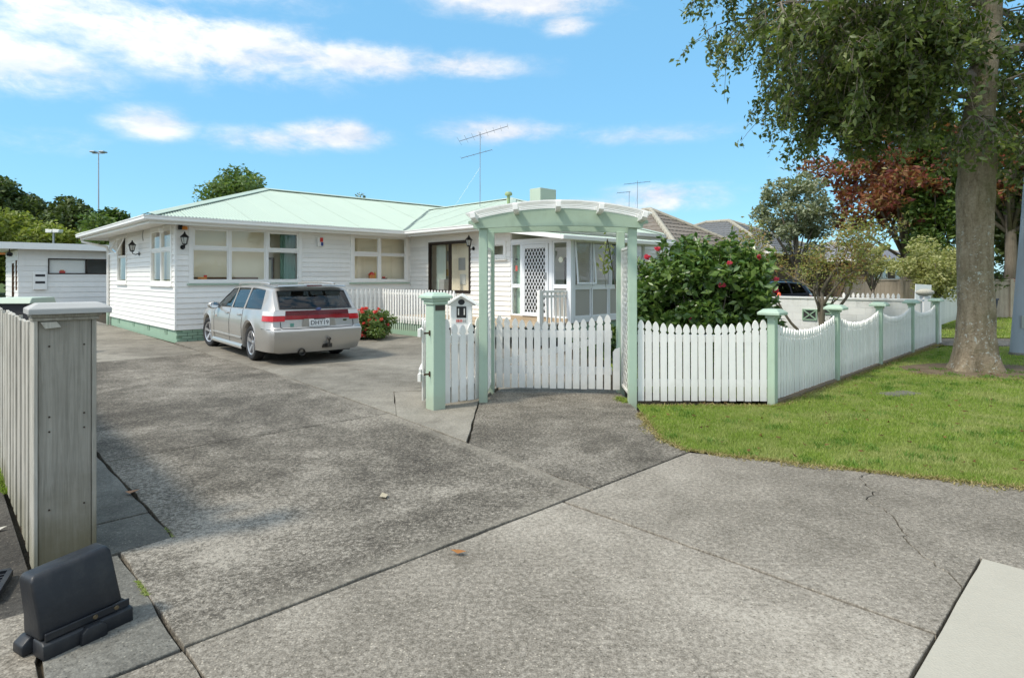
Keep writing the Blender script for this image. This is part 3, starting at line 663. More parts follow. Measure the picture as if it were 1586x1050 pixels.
MB().box(.0, .24, .02, .12, -.02, 1.32).build('core', M_POSTWOOD, bp)
mb = MB().box(-.03, .285, -.04, .145, 1.337, 1.352); mb.box(-.025, .272, -.027, .135, 1.318, 1.336); mb.build('neck_moulding', M_POSTWOOD, bp, bevel=.003)
a = [(-.045,-.07),(.325,-.07),(.325,.17),(-.045,.17)]; b = [(.0,-.025),(.28,-.025),(.28,.125),(.0,.125)]
mb = MB(); mb.add([(x,y,1.354) for x,y in a]+[(x,y,1.384) for x,y in a]+[(x,y,1.412) for x,y in b], [(3,2,1,0),(8,9,10,11)]+[(i,(i+1)%4,4+(i+1)%4,4+i) for i in range(4)]+[(4+i,4+(i+1)%4,8+(i+1)%4,8+i) for i in range(4)])
mb.build('cap', M_CAPWOOD, bp, bevel=.003)
MB().prism([(0,0),(.07,.0),(.09,-.03),(.02,-.035)], -.03, -.012, 'y').build('broken_chip', M_GREYWOOD, bp, (.01,-.0,1.312))
mb = MB()
for z in (.30, .72, .80, 1.18):
    for xx in (.05, .205): mb.lathe([(.0,-.0085),(.005,-.0085),(.005,-.004)], 8, (xx,0,z), 'y')
mb.build('nail_head', plain('nail_rust', (.05,.035,.025), .7, .4), bp)
MB().box(-.035,.035,-.035,.035,0,1.37).build('stub_post', M_CREAM, wf, (.36,-.10,0))

# scuffed black rubber block leaning on its foot
bb = thing('rubber_block', 'black plastic foot block standing askew beside the wooden gatepost', 'block', (-1.885, 2.635, 0), R(60)); bb.scale = (.86,.80,.80)
mb = MB()
def loft(mb, rects):
    n0 = len(mb.v); vs = []
    for (x0,x1,y0,y1,z) in rects: vs += [(x0,y0,z),(x1,y0,z),(x1,y1,z),(x0,y1,z)]
    fs = [(3,2,1,0)]+[(4*k+i,4*k+(i+1)%4,4*k+4+(i+1)%4,4*k+4+i) for k in range(len(rects)-1) for i in range(4)]+[tuple(4*(len(rects)-1)+i for i in range(4))]
    return mb.add(vs, fs)
body = loft(MB(), [(-.192,.180,-.085,.10,.10),(-.185,.175,-.075,.098,.20),(-.19,.165,-.06,.085,.40),(-.175,.155,-.045,.075,.425)]).build('body', M_PLASTIC, bb, bevel=.014, seg=3, smooth=R(40)); body.rotation_euler = (R(-3), R(-4.5), 0)
mb = loft(MB(), [(-.20,.205,-.12,-.0,.0),(-.20,.205,-.115,-.0,.075),(-.195,.20,-.09,-.0,.085)]); mb.prism([(-.05,.0),(.07,.0),(.065,.06),(.04,.085),(-.02,.085),(-.045,.06)], -.145, -.10, 'y')
mb.build('foot', M_PLASTIC, bb, bevel=.006, seg=2, smooth=R(40))
mb = loft(MB(), [(-.235,.25,.02,.13,.0),(-.235,.25,.025,.125,.05),(-.20,.215,.03,.12,.08)]); mb.build('rear_foot', M_PLASTIC, bb, bevel=.008, seg=2, smooth=R(40))
MB().box(-.185,.195,-.10,-.088,.086,.125).build('lip', M_PLASTIC, bb, bevel=.003)
mb = MB()
for x_ in (.03, .13): mb.lathe([(.0,-.106),(.010,-.106),(.012,-.100)], 10, (x_,0,.105), 'y')
mb.build('rivet', plain('brass_rivet', (.16,.12,.07), .5, .6), bb)
gr = thing('drain_grate', 'dark plastic drain grate lying at the foot of the wooden fence', 'grate', (-2.66, 2.98, -.002), R(28))
mb = MB()
for z in (-.15, .15): mb.box(-.12,.12,z-.012,z+.012,0,.03)
for x_ in (-.12, .12): mb.box(x_-.012,x_+.012,-.1379,.1379,0,.0295)
mb.build('frame', M_PLASTIC, gr)
for i in range(7): MB().bar((-.108,-.12+.035*i,.012), (.108,-.10+.035*i,.012), .012, .022).build('bar', M_PLASTIC, gr)
# ------------------------------------------------------------------ the weatherboard house
CX, CY = -8.07, 14.52
HA = TH
house = thing('weatherboard_house', 'single storey white weatherboard house with pale green corrugated roof', 'house', (CX, CY, 0), HA)
def H(x, y): c, s = math.cos(HA), math.sin(HA); return (CX+c*x-s*y, CY+s*x+c*y)
FZ, WZ = .29, 2.88
def cut_rects(L, z0, z1, ops):
    xs = sorted({0, L, *[o[0] for o in ops], *[o[1] for o in ops]}); out = []
    for a, b in zip(xs, xs[1:]):
        if b-a < 1e-4: continue
        zs = z0
        for o in sorted([o for o in ops if o[0] <= a+1e-4 and o[1] >= b-1e-4], key=lambda o: o[2]):
            if o[2] > zs: out.append((a, b, zs, o[2]))
            zs = o[3]
        if zs < z1: out.append((a, b, zs, z1))
    return out
def clad_wall(name, parent, loc, rz, L, ops, z0=FZ, z1=WZ, cover=.13, mat=None, tb=.030, corner=(0., 0.)):
    mat = mat or M_WHITE; mb = MB()
    for a, b, c, d in cut_rects(L, z0, z1, ops): mb.box(a, b, .0, .10, c, d)
    w = mb.build(name, mat, parent, loc, rz, recalc=False)
    n = int(math.ceil((z1-z0)/cover))
    for k in range(n):
        za = z0+k*cover; zb = min(z1, za+cover)
        rows = cut_rects(L, za, zb, [(o[0], o[1], max(o[2], za), min(o[3], zb)) for o in ops if o[2] < zb-.004 and o[3] > za+.004])
        merged = []
        for r in rows:
            if merged and abs(merged[-1][1]-r[0]) < 1e-4 and merged[-1][2:] == r[2:]: merged[-1] = (merged[-1][0], r[1], r[2], r[3])
            else: merged.append(r)
        for a, b, c, d in merged:
            if b-a < .02: continue
            if a == 0: a = -corner[0]
            if b == L: b = L+corner[1]
            f0 = tb-(tb-.008)*(c-za)/cover; f1 = tb-(tb-.008)*(d-za)/cover
            MB().prism([(-.001,c-(.004 if c == za else 0)),(-f0,c-(.004 if c == za else 0)),(-f1,d),(-.001,d)], a, b, 'x').build('weatherboard', mat, w, bevel=0)
    return w
def frame_rect(mb, x0, x1, z0, z1, w, y0, y1):
    mb.box(x0, x0+w, y0, y1, z0, z1); mb.box(x1-w, x1, y0, y1, z0, z1); mb.box(x0+w, x1-w, y0, y1, z1-w, z1); mb.box(x0+w, x1-w, y0, y1, z0, z0+w)
def timber_window(parent, loc, rz, x0, x1, z0, z1, cols, transom=None, fw=.07, sashes=(), skip=(), sill=True):
    """cols: x positions of mullions; panes above and below the transom; (col,row) in sashes get a raised opening sash"""
    mb = MB(); frame_rect(mb, x0-.05, x1+.05, z0-.03, z1+.05, .05+fw*.55, -.038, .06)
    o = mb.build('window', M_TRIM, parent, loc, rz, bevel=.003)
    i0, i1, b0, b1 = x0+fw*.55, x1-fw*.55, z0+fw*.55+.02, z1-fw*.55
    for c in cols: MB().box(c-.03, c+.03, -.030, .055, b0-.02, b1).build('mullion', M_TRIM, o, bevel=.003)
    edges = [i0]+[v for c in cols for v in (c-.03, c+.03)]+[i1]
    for k in range(0, len(edges), 2):
        a, b = edges[k], edges[k+1]
        parts = [(b0-.02, b1, 0)] if transom is None else [(b0-.02, transom-.022, 0), (transom+.022, b1, 1)]
        if transom is not None: MB().box(a, b, -.026, .05, transom-.022, transom+.022).build('transom', M_TRIM, o, bevel=.003)
        for c, d, row in parts:
            if (k//2, row) in skip: continue
            sm = MB(); sw = .045 if (k//2, row) in sashes else .024; frame_rect(sm, a+.002, b-.002, c+.002, d-.002, sw, -.032 if (k//2, row) in sashes else -.012, .03)
            s = sm.build('sash', M_TRIM, o, bevel=.002)
            MB().box(a+sw, b-sw, .004, .009, c+sw, d-sw).build('pane', M_GLASS, o)
    if sill: MB().prism([(-.085,z0-.075),(-.085,z0-.05),(.0,z0-.031),(.0,z0-.075)], x0-.09, x1+.09, 'x').build('sill', M_TRIM if rz else M_MINT, o, bevel=.003)
    return o
LW, FW, WW = 7.45, 6.72, 4.62
opL = [(1.25, 2.43, 1.40, 2.80), (5.27, 7.17, 1.40, 2.80)]
opF = [(.33, 3.08, 1.44, 2.80), (4.66, 6.56, 1.44, 2.80)]
opW = [(1.02, 2.98, 1.11, 2.60), (3.72, 4.40, 2.08, 2.48)]
HOME = house
clad_wall('left_wall', house, (0, LW, 0), -PI/2, LW, opL, corner=(0,.0))
clad_wall('front_wall', house, (0, 0, 0), 0, FW, opF)
clad_wall('wing_wall', house, (FW, 0, 0), -PI/2, WW, opW)
clad_wall('end_wall', house, (FW, -WW, 0), 0, 8., [])
mb = MB().box(FW+8, FW+8.1, -WW, LW, 0, WZ); mb.box(.0, FW+8.1, LW, LW+.1, 0, WZ); mb.build('rear_wall', M_WHITE, house)
MB().box(-.030, .012, -.030, .012, FZ-.002, WZ).build('corner_board', M_TRIM, house)
# foundation: rendered along the side, painted brick in front
MB().box(.02, .12, .05, LW, -.1, FZ-.002).build('foundation', M_MINTDK, house)
fb = MB().box(.03, FW, .03, .12, -.1, FZ-.003).build('front_foundation', M_MINTDK, house)
bm_ = MB().box(0, .226, -.03, .028, 0, .066).mesh('brick', M_MINTDK, bevel=.004)
for r_ in range(4):
    for k in range(29):
        x = .022+k*.236-(.118 if r_ % 2 else 0)
        if x < -.05 or x > FW-.23: continue
        link('brick', bm_, fb, (max(x,.022), random.uniform(.018,.024), -.012+r_*.0755))
for y in (.9, 2.6, 4.3, 6.2):
    mb = MB(); frame_rect(mb, -.11, .11, -.06, .06, .015, -.006, .01)
    for k in range(5): mb.box(-.09, .09, -.004, .006, -.045+.02*k, -.035+.02*k)
    mb.build('vent_grille', M_MINTDK, house, (.012, y, .2), -PI/2)
MB().box(FW+.02, FW+.12, -WW, .0, -.1, FZ-.002).build('wing_foundation', M_MINTDK, house)

timber_window(house, (0, LW, 0), -PI/2, *opL[1], [6.22], 2.24, sashes=((0,1),(1,1)))
wl = timber_window(house, (0, LW, 0), -PI/2, *opL[0], [], 2.20, skip=((0,1),))
sm = MB(); frame_rect(sm, 1.30, 2.38, -.56, 0, .045, -.03, .0); s = sm.build('open_sash', M_TRIM, wl, (0,-.035,2.76)); s.rotation_euler = (R(-24),0,0)
sp = MB().box(1.345, 2.335, -.018, -.013, -.515, -.045).build('sash_pane', M_GLASS, wl, (0,-.035,2.76)); sp.rotation_euler = (R(-24),0,0)
timber_window(house, (0, 0, 0), 0, *opF[0], [1.23, 2.17], 2.27, sashes=((0,1),(2,1)))
timber_window(house, (0, 0, 0), 0, *opF[1], [5.60], 2.25, sashes=((0,0),(0,1)))
# bronze aluminium slider in the wing
x0, x1, z0, z1 = opW[0]; mb = MB(); frame_rect(mb, x0-.01, x1+.01, z0-.01, z1+.01, .055, -.045, .05)
o = mb.build('window', M_BRONZE, house, (FW, 0, 0), -PI/2, bevel=.002)
MB().box(2.00, 2.06, -.035, .045, z0+.045, z1-.045).build('mullion', M_BRONZE, o)
for a, b, y in ((x0+.045, 2.0, .02), (2.06, x1-.045, -.01)):
    mb = MB(); frame_rect(mb, a, b, z0+.045, z1-.045, .03, y-.015, y+.015); mb.build('sash', M_BRONZE, o); MB().box(a+.03, b-.03, y-.002, y+.003, z0+.075, z1-.075).build('pane', M_GLASS, o)
timber_window(house, (FW, 0, 0), -PI/2, *opW[1], [], None, fw=.10)

# roof: corrugated sheets that climb to the hips, the ridge and the valley
PIT = math.tan(R(18.6)); EZ = 2.965; OV, OVL = .60, .72
def corr(k, amp=.0085): return amp*math.cos(2*PI*k/6)
def roof_plane(parent, u0, u1, lo, hi, P, sheet_w=.762, lift=0.):
    """u across the slope, lo(u)/hi(u) run limits, P(u, run) -> point; corrugations of 76 mm in sheets of ten"""
    du = .0762/6; n = int((u1-u0)/du); per = 60; i = 0; s = 0
    while i < n:
        mb = MB(); rows = []
        for k in range(i, min(n, i+per)+1):
            u = u0+k*du; a, b = lo(u), hi(u)
            if b-a < .005: b = a+.005
            dz = corr(k) + (.004 if s % 2 else 0)
            rows.append([Vector(P(u, a+(b-a)*t))+Vector((0,0,dz)) for t in (0, .5, 1)])
        mb.grid(rows); o = mb.build('roof_sheet', M_ROOF, parent, smooth=PI, recalc=False); i += per; s += 1
roof = MB().box(.2, FW, .2, LW-.2, WZ+.002, WZ+.02).build('roof', M_DARK, house)
mid = LW/2; run = mid+OV; RZ = EZ+run*PIT
XE = 14.6
def P_front(x, t): return (x, -OV+t, EZ+t*PIT)
WR = 3.55                                       # wing half width on plan
xv = FW-OV                                      # eave line of the wing
def lo_f(x): return 0 if x <= xv else (x-xv if x < xv+WR else WR)
def hi_f(x): return min(run, x+OVL)
roof_plane(roof, -OVL+.01, XE, lo_f, hi_f, P_front)
def P_left(y, t): return (-OVL+t, y, EZ+t*PIT)
def hi_l(y): return max(.01, min(y+OV, LW+OV-y, run))
roof_plane(roof, -OV+.01, LW+OV-.01, lambda y: 0, hi_l, P_left)
# wing planes
YE = -WW-OV+.12
def P_wing(y, t): return (xv+t, y, EZ+t*PIT)
def hi_w(y): return max(.01, min(WR, y-YE, 99))
def lo_w(y): return max(0, y+OV)
roof_plane(roof, YE+.01, -OV+WR, lo_w, hi_w, P_wing)
def P_wend(x, t): return (x, YE+t, EZ+t*PIT)
roof_plane(roof, xv, xv+2*WR, lambda x: 0, lambda x: max(.01, min(WR, x-xv, xv+2*WR-x)), P_wend)
mb = MB(); zz = EZ-.03                            # far slopes, plain sheets that close the roof
mb.add([(-OVL,LW+OV,EZ),(XE,LW+OV,EZ),(XE,mid,RZ-.01),(-OVL+run,mid,RZ-.01)], [(0,1,2,3)])
wz = EZ+WR*PIT-.01
mb.add([(xv+2*WR,YE,EZ),(xv+2*WR,-OV,EZ),(xv+WR,-OV+WR,wz),(xv+WR,YE+WR,wz)], [(0,1,2,3)])
mb.add([(XE,-OV,EZ),(XE,LW+OV,EZ),(XE,mid,RZ-.01)], [(0,1,2)])
mb.build('rear_roof', M_ROOF, house, recalc=False)
def cap(p, q, w=.16):
    p, q = Vector(p), Vector(q); d = (q-p).normalized(); a = d.cross(Vector((0,0,1))).normalized(); n = a.cross(d)
    if n.z < 0: n = -n
    P = [[e+a*w*f+n*h for f, h in ((-1,-.012),(-.98,.004),(-.25,.035),(0,.05),(.25,.035),(.98,.004),(1,-.012))] for e in (p, q)]
    MB().grid(P).build('ridge_capping', M_ROOF, roof, smooth=R(60), recalc=False)
cap((-OVL+run, mid, RZ), (XE, mid, RZ)); cap((-OVL, -OV, EZ), (-OVL+run, mid, RZ)); cap((-OVL, LW+OV, EZ), (-OVL+run, mid, RZ))
cap((xv+WR, YE+WR, EZ+WR*PIT), (xv+WR, -OV+WR, EZ+WR*PIT)); cap((xv, YE, EZ), (xv+WR, YE+WR, EZ+WR*PIT)); cap((xv+2*WR, YE, EZ), (xv+WR, YE+WR, EZ+WR*PIT))
p, q = Vector((xv, -OV, EZ+.012)), Vector((xv+WR, -OV+WR, EZ+WR*PIT+.012)); a = Vector((.7,-.7,0))*.07
MB().grid([[p-a+Vector((0,0,.012)), p, p+a+Vector((0,0,.012))], [q-a+Vector((0,0,.012)), q, q+a+Vector((0,0,.012))]]).build('valley_flashing', plain('valley_metal', (.13,.16,.13), .6), roof, recalc=False)
# eaves: fascia, gutter, soffit on a mitred path along the visible eaves
path = [(XE, LW+OV), (-OVL, LW+OV), (-OVL, -OV), (xv, -OV), (xv, YE), (xv+2*WR, YE)]
def sweep(path, prof):
    P = []; n = len(path); V = [Vector(p) for p in path]
    for i in range(n):
        e1 = (V[i]-V[i-1]).normalized() if i else None; e2 = (V[i+1]-V[i]).normalized() if i < n-1 else None
        n1 = Vector((-e1.y, e1.x)) if e1 else None; n2 = Vector((-e2.y, e2.x)) if e2 else None    # left of travel = into the house
        m = n1 if n2 is None else (n2 if n1 is None else (n1+n2)/(1+n1.dot(n2)))
        m = m*-1
        P.append([(V[i].x+m.x*d, V[i].y+m.y*d, z) for d, z in prof])
    return P
g_prof = [(-.02,EZ-.012),(-.02,EZ-.10),(-.005,EZ-.125),(.085,EZ-.125),(.105,EZ-.10),(.105,EZ-.045),(.118,EZ-.035),(.118,EZ-.012),(.105,EZ-.012),(.095,EZ-.03),(.0,EZ-.05)]
MB().grid(sweep(path, [(-d, z) for d, z in g_prof] if False else g_prof)).build('gutter', M_TRIM, house, smooth=R(30))
f_prof = [(-.022,EZ-.01),(-.022,EZ-.185),(-.045,EZ-.185),(-.045,EZ-.01)]
MB().grid(sweep(path, f_prof)).build('fascia', M_TRIM, house)
MB().grid(sweep(path, [(-.046,EZ-.165),(-.046,EZ-.152),(-.80,EZ-.100),(-.80,EZ-.12)])).build('soffit', M_WHITE, house)
# downpipe on the far left corner
MB().tube([(-OVL+.02,LW+OV-.12,EZ-.13),(-OVL+.04,LW+OV-.14,EZ-.25),(-.09,LW-.05,EZ-.42),(-.06,LW-.04,EZ-.55),(-.06,LW-.04,.45)], .042, 10).build('downpipe', M_TRIM, house, smooth=R(60))
MB().tube([(-.06,LW-.04,.449),(-.06,LW-.04,.0)], .046, 10).build('downpipe_foot', M_MINT, house, smooth=R(60))
# green chimney and vent on the far slope
MB().box(8.85,9.55,-3.65,-3.2,3.3,4.23).build('chimney', M_ROOF, house, bevel=.006)
MB().lathe([(.05,3.5),(.05,4.0),(.11,4.02),(.12,4.06),(.09,4.12),(.0,4.13)], 14, (8.3,-2.85,0)).build('roof_vent', paint('olive_vent_paint', (.33,.43,.22)), house, smooth=R(40))

# glazed entry porch
PZ = .57
po = MB().box(FW-.03, FW+4.6, -6.66, -WW-.02, PZ-.12, PZ).build('porch_floor', M_DECK, house)
MB().box(FW+.04, FW+4.5, -6.62, -6.5, .0, PZ-.13).build('porch_base', M_MINTDK, house)
MB().box(FW+.04, FW+.14, -6.49, -WW, .0, PZ-.13).build('porch_side_base', M_MINTDK, house)
def alu_panel(nm, parent, loc, rz, x0, x1, z0, z1, w, mat=M_ALU, pane=M_GLASS, y=.0):
    mb = MB(); frame_rect(mb, x0, x1, z0, z1, w, y-.025, y+.03); o = mb.build(nm, mat, parent, loc, rz, bevel=.002)
    MB().box(x0+w, x1-w, y, y+.006, z0+w, z1-w).build('pane', pane, o); return o
loc, rz = (FW, 0, 0), -PI/2
TOPZ = 2.44
alu_panel('side_light', house, loc, rz, 4.64, 5.02, 1.34, TOPZ, .045); alu_panel('side_light', house, loc, rz, 4.64, 5.02, PZ, 1.335, .045)
alu_panel('side_light', house, loc, rz, 6.10, 6.60, 1.34, TOPZ, .045); alu_panel('side_light', house, loc, rz, 6.10, 6.60, PZ, 1.335, .045, pane=M_GLASSF)
mb = MB().box(5.025, 5.07, -.035, .04, PZ, TOPZ); mb.box(5.99, 6.095, -.035, .04, PZ, TOPZ); mb.box(5.07, 5.99, -.035, .04, TOPZ-.05, TOPZ); mb.box(4.64, 6.68, -.03, .05, TOPZ+.002, TOPZ+.09); mb.box(6.605, 6.70, -.035, .05, PZ-.10, TOPZ)
mb.build('door_frame', M_ALU, house, loc, rz)
dr = MB(); frame_rect(dr, 5.075, 5.985, PZ+.01, TOPZ-.055, .10, -.06, -.03); d = dr.build('security_door', M_ALU, house, loc, rz, bevel=.003)
mb = MB(); x0, x1, z0, z1 = 5.175, 5.885, PZ+.11, TOPZ-.155; st = .105; B = x1-x0; Hh = z1-z0
for sg in (1, -1):
    for k in range(1, int((B+Hh*.62)/st)+1):
        c = k*st                                       # |slope| 1.6: diamonds taller than wide
        xa = max(0, c-Hh*.62); xb = min(B, c); za, zb = (c-xa)/.62, (c-xb)/.62
        if xb-xa < .01: continue
        f = (lambda v: x0+v) if sg > 0 else (lambda v: x1-v)
        mb.bar((f(xa), -.046+.006*sg, z0+za), (f(xb), -.046+.006*sg, z0+zb), .017, .005, (0,1,0))
mb.build('diamond_grille', M_ALU, d)
MB().box(5.90, 5.935, -.10, -.061, 1.50, 1.68).build('handle', M_GALV, d, bevel=.004)
MB().box(5.08, 5.98, .03, .06, PZ+.01, TOPZ-.06).build('inner_door', plain('dark_front_door', (.022,.02,.018), .5), house, loc, rz)
loc, rz = (FW+.02, -6.66, 0), 0
alu_panel('porch_window', house, loc, rz, .10, .76, 1.34, TOPZ, .035); 
for a, b in ((.80,1.50),(1.54,2.24),(2.28,2.98),(3.02,3.72),(3.76,4.4)): alu_panel('porch_window', house, loc, rz, a, b, 1.34, TOPZ, .03)
for a, b in ((.10,.72),(.76,1.42),(1.46,2.1),(2.14,2.98),(3.02,3.72),(3.76,4.4)): alu_panel('lower_panel', house, loc, rz, a, b, PZ+.03, 1.29, .03, pane=M_GLASSF)
mb = MB().box(.0,.095,-.03,.06,PZ-.1,TOPZ+.05); mb.box(.10,4.5,-.02,.05,1.292,1.338); mb.box(.10,4.5,-.03,.05,TOPZ+.002,TOPZ+.09); mb.box(.10,4.5,-.04,.05,PZ-.1,PZ+.028); mb.build('porch_frame', M_ALU, house, loc, rz)
sm = MB(); frame_rect(sm, .08, .80, -1.05, 0, .04, -.02, .0); s = sm.build('awning_sash', M_ALU, house, (FW+.02,-6.70,TOPZ)); s.rotation_euler = (R(-5),0,0)
# lean-to porch roof
rz0, rz1 = 2.50, 2.90; xa, xb = FW-.72, FW+4.9; ya, yb = -6.98, -3.9
sl = (rz1-rz0)/(yb-ya)
mb = MB(); mb.prism([(ya,rz0-.0),(yb-1.0,rz1-sl*1.0),(yb-1.0,rz1-sl-.02),(ya,rz0-.02)], xa, xb, 'x'); mb.build('porch_roof', M_TRIM, house)
MB().prism([(ya-.01,rz0-.07),(ya-.01,rz0+.03),(yb-1.0,rz1-sl+.03),(yb-1.0,rz1-sl-.07)], xa-.025, xa-.002, 'x').build('barge_board', M_TRIM, house)
MB().box(xa-.03, xb, ya-.12, ya-.012, rz0-.09, rz0+.012).build('porch_gutter', M_TRIM, house, bevel=.012)
mb = MB()
for k in range(58): mb.lathe([(.03, ya-.02),(.03, yb-1.0)], 6, (xa+.05+k*.095, 0, rz0+.0), 'y') if False else mb.bar((xa+.05+k*.095, ya-.02, rz0+.008), (xa+.05+k*.095, yb-1.0, rz1-sl+.008), .045, .02)
mb.build('porch_roof_ribs', M_ROOF, house)

# rooms seen through the glass
def room(name, pts, mat): MB().add(pts, [(0,1,2,3)]).build(name, mat, house, recalc=False)
rm = MB()
rm.box(.12, 2.30, .34, .38, .5, WZ-.01); rm.box(2.2, 3.9, .66, .70, .5, WZ-.01); rm.box(3.9, 3.95, .12, 2.05, .5, WZ-.01)
rm.box(3.96, FW-.0, .32, .36, .5, WZ-.01); rm.box(FW+.11, FW+.15, .12, 1.9, .5, WZ-.01)
rm.box(FW+.36, FW+.40, -WW+.12, .1, .5, WZ-.01); rm.box(FW+.12, FW+1.9, -3.4, -3.35, .5, WZ-.01); rm.box(.40, .44, 4.5, 7.3, .5, WZ-.01); rm.box(.40, .44, .15, 2.4, .5, WZ-.01)
rm.box(FW+1.2, FW+4.5, -4.6, -4.55, .5, WZ-.01)
rm.build('interior_wall', M_CREAM, house)
MB().box(.12, FW+4.4, .12, LW, .48, .50).build('interior_floor', M_IFLOOR, house)
MB().box(FW+.12, FW+4.4, -WW, .11, .48, .50).build('wing_interior_floor', M_IFLOOR, house)
MB().box(.11, FW+7.9, .11, LW, WZ-.004, WZ-.0).build('ceiling', M_TRIM, house)
MB().box(FW+.11, FW+4, -WW, .10, WZ-.004, WZ-.0).build('wing_ceiling', M_TRIM, house)
def curtain(x0, x1, y, z0, z1, mat, parent=house, loc=(0,0,0), rz=0., n=10, amp=.025):
    P = [[(x0+(x1-x0)*i/(n*8), y+amp*math.sin(2*PI*i/8), z) for z in (z0, z1)] for i in range(n*8+1)]
    return MB().grid(P).build('curtain', mat, parent, loc, rz, smooth=PI, recalc=False)
curtain(2.62, 3.05, .20, .55, 2.8, M_CURT); curtain(4.68, 4.83, .18, .55, 2.8, plain('dark_curtain', (.09,.085,.07), .9), n=4); curtain(4.83, 4.98, .22, .55, 2.8, M_CREAM, n=3)
curtain(1.08, 1.55, .22, .55, 2.6, M_CURTP, loc=(FW,0,0), rz=-PI/2, n=8)
curtain(4.66, 4.98, .16, PZ, 2.4, plain('pale_sage_blind', (.48,.66,.53), .9), loc=(FW,0,0), rz=-PI/2, n=1, amp=.0)
curtain(2.3, 2.6, .5, .9, 2.5, plain('dark_green_drape', (.06,.11,.08), .9), loc=(FW,-6.66,0), n=4)
mb = MB(); frame_rect(mb, 2.36, 2.62, .6, 2.10, .05, .60, .655); mb.build('inner_doorway', M_BROWN, house)
MB().box(.38, 2.05, .24, .30, 1.30, 1.56).build('headboard', M_BROWN, house, bevel=.01)
def sill_item(name, label, cat, hx, hy, z, parts):
    t = thing(name, label, cat, (*H(hx, hy), z), HA)
    for nm, mb, mat in parts: mb.build(nm, mat, t, smooth=R(40))
sill_item('toy_truck', 'orange toy truck on the sill of the three light front window', 'toy', .62, .10, 1.47, [('body', MB().box(-.10,.10,-.03,.03,.03,.09), M_ORANGE), ('cab', MB().box(.04,.10,-.028,.028,.091,.14), M_RED), ('wheel', MB().lathe([(.025,-.035),(.025,.035)], 10, (-.06,0,.025), 'y'), M_BLACK)])
sill_item('toy_house', 'red and yellow toy on the sill of the right hand front window', 'toy', 5.40, .10, 1.47, [('body', MB().box(-.10,.07,-.04,.04,.0,.16), M_ORANGE), ('roof', MB().prism([(-.12,.161),(.09,.161),(-.015,.25)], -.05,.05), M_RED), ('tower', MB().lathe([(.03,0),(.03,.2),(.0,.27)], 10, (.10,0,0)), M_YEL)])
sill_item('toy_boat', 'small brown and red toy boat on the sill of the right hand front window', 'toy', 5.80, .10, 1.47, [('hull', MB().prism([(-.10,.06),(-.07,0),(.08,0),(.13,.07)], -.03,.03), M_BROWN), ('cabin', MB().box(-.04,.05,-.02,.02,.061,.11), M_RED)])
# notices on the wing room wall
for (y, z, w, h, m) in ((-2.15,1.95,.30,.36,M_GREYINK),(-2.2,1.5,.26,.3,plain('paper', (.7,.68,.6),.8)),(-1.5,2.2,.14,.3,M_GREYINK),(-1.42,1.7,.12,.2,M_YEL)):
    MB().box(FW+.343, FW+.357, y-w/2, y+w/2, z-h/2, z+h/2).build('notice', m, house)
MB().box(FW+.14, FW+.34, -2.9, -1.7, 1.0, 1.08).build('desk', M_BROWN, house); MB().box(FW+.15,FW+.33,-1.55,-1.3,1.0,1.5).build('shelf_unit', M_GREYINK, house)
sg = MB().box(4.79,4.86,-.008,.0,1.72,1.86).build('red_sticker', M_REDINK, house, (FW,.0,0), -PI/2); MB().box(4.78,4.87,-.008,.0,2.0,2.04).build('dark_sticker', M_DKINK, house, (FW,0,0), -PI/2)
MB().lathe([(.0,-.012),(.07,-.012),(.07,-.004)], 16, (6.36,0,1.98), 'y').build('round_sticker', plain('cream_sticker', (.7,.7,.55), .5), house, (FW,0,0), -PI/2)
MB().box(6.2,6.55,.3,.34,PZ,2.05).build('porch_cabinet', M_DARK, house, (FW,0,0), -PI/2)

# wall fittings
def lantern(loc, rz, label):
    t = thing('wall_lantern', label, 'lantern', loc, rz, 'coach lanterns on the house walls')
    MB().lathe([(.0,-.012),(.055,-.012),(.055,0)], 14, (0,0,0), 'y').build('back_plate', M_BLACK, t, smooth=R(40))
    MB().tube([(0,-.01,.0),(0,-.09,-.03),(0,-.16,-.0),(0,-.17,.05)], .012, 8).build('arm', M_BLACK, t, smooth=R(60))
    h = MB()
    for k in range(6):
        a = 2*PI*k/6; b = 2*PI*(k+1)/6
        h.bar((math.cos(a)*.05, -.17+math.sin(a)*.05, .07), (math.cos(a)*.085, -.17+math.sin(a)*.085, .23), .010, .010)
    h.lathe([(.03,.045),(.055,.07),(.055,.078)], 6, (0,-.17,0)); h.build('cage', M_BLACK, t)
    MB().lathe([(.042,.08),(.075,.228)], 6, (0,-.17,0)).build('glass_panel', M_LAMP, t)
    MB().lathe([(.105,.23),(.10,.245),(.045,.30),(.018,.335),(.02,.35),(.0,.375)], 6, (0,-.17,0)).build('hood', M_BLACK, t); return t
lantern((*H(-.03, 3.42), 2.22), HA-PI/2, 'black coach lantern on the side wall between two windows')
lantern((*H(.14, -.03), 2.28), HA, 'black coach lantern on the front corner above the parked car')
lantern((*H(FW-.03, -3.13), 2.36), HA-PI/2, 'black coach lantern beside the dark framed window')
t = thing('alarm_box', 'white alarm box with red and blue lamp under the eave', 'alarm', (*H(3.66, -.03), 2.42), HA)
MB().box(-.09,.09,-.06,0,0,.26).build('case', M_TRIM, t, bevel=.008); MB().box(-.03,.06,-.075,-.061,.13,.25).build('red_lamp', M_RED, t, bevel=.006); MB().box(.0,.07,-.075,-.061,.02,.12).build('blue_lamp', M_BLUE, t, bevel=.006)
t = thing('siren', 'small orange siren with black bracket high on the front corner', 'siren', (*H(.13, -.03), 2.70), HA)
MB().lathe([(.0,.0),(.07,.0),(.065,.06),(.05,.08),(0,.09)], 14, (.03,-.09,.0)).build('lens', M_ORANGE, t, smooth=R(40)); MB().box(-.09,-.02,-.12,0,.0,.11).build('bracket', M_BLACK, t, bevel=.006)
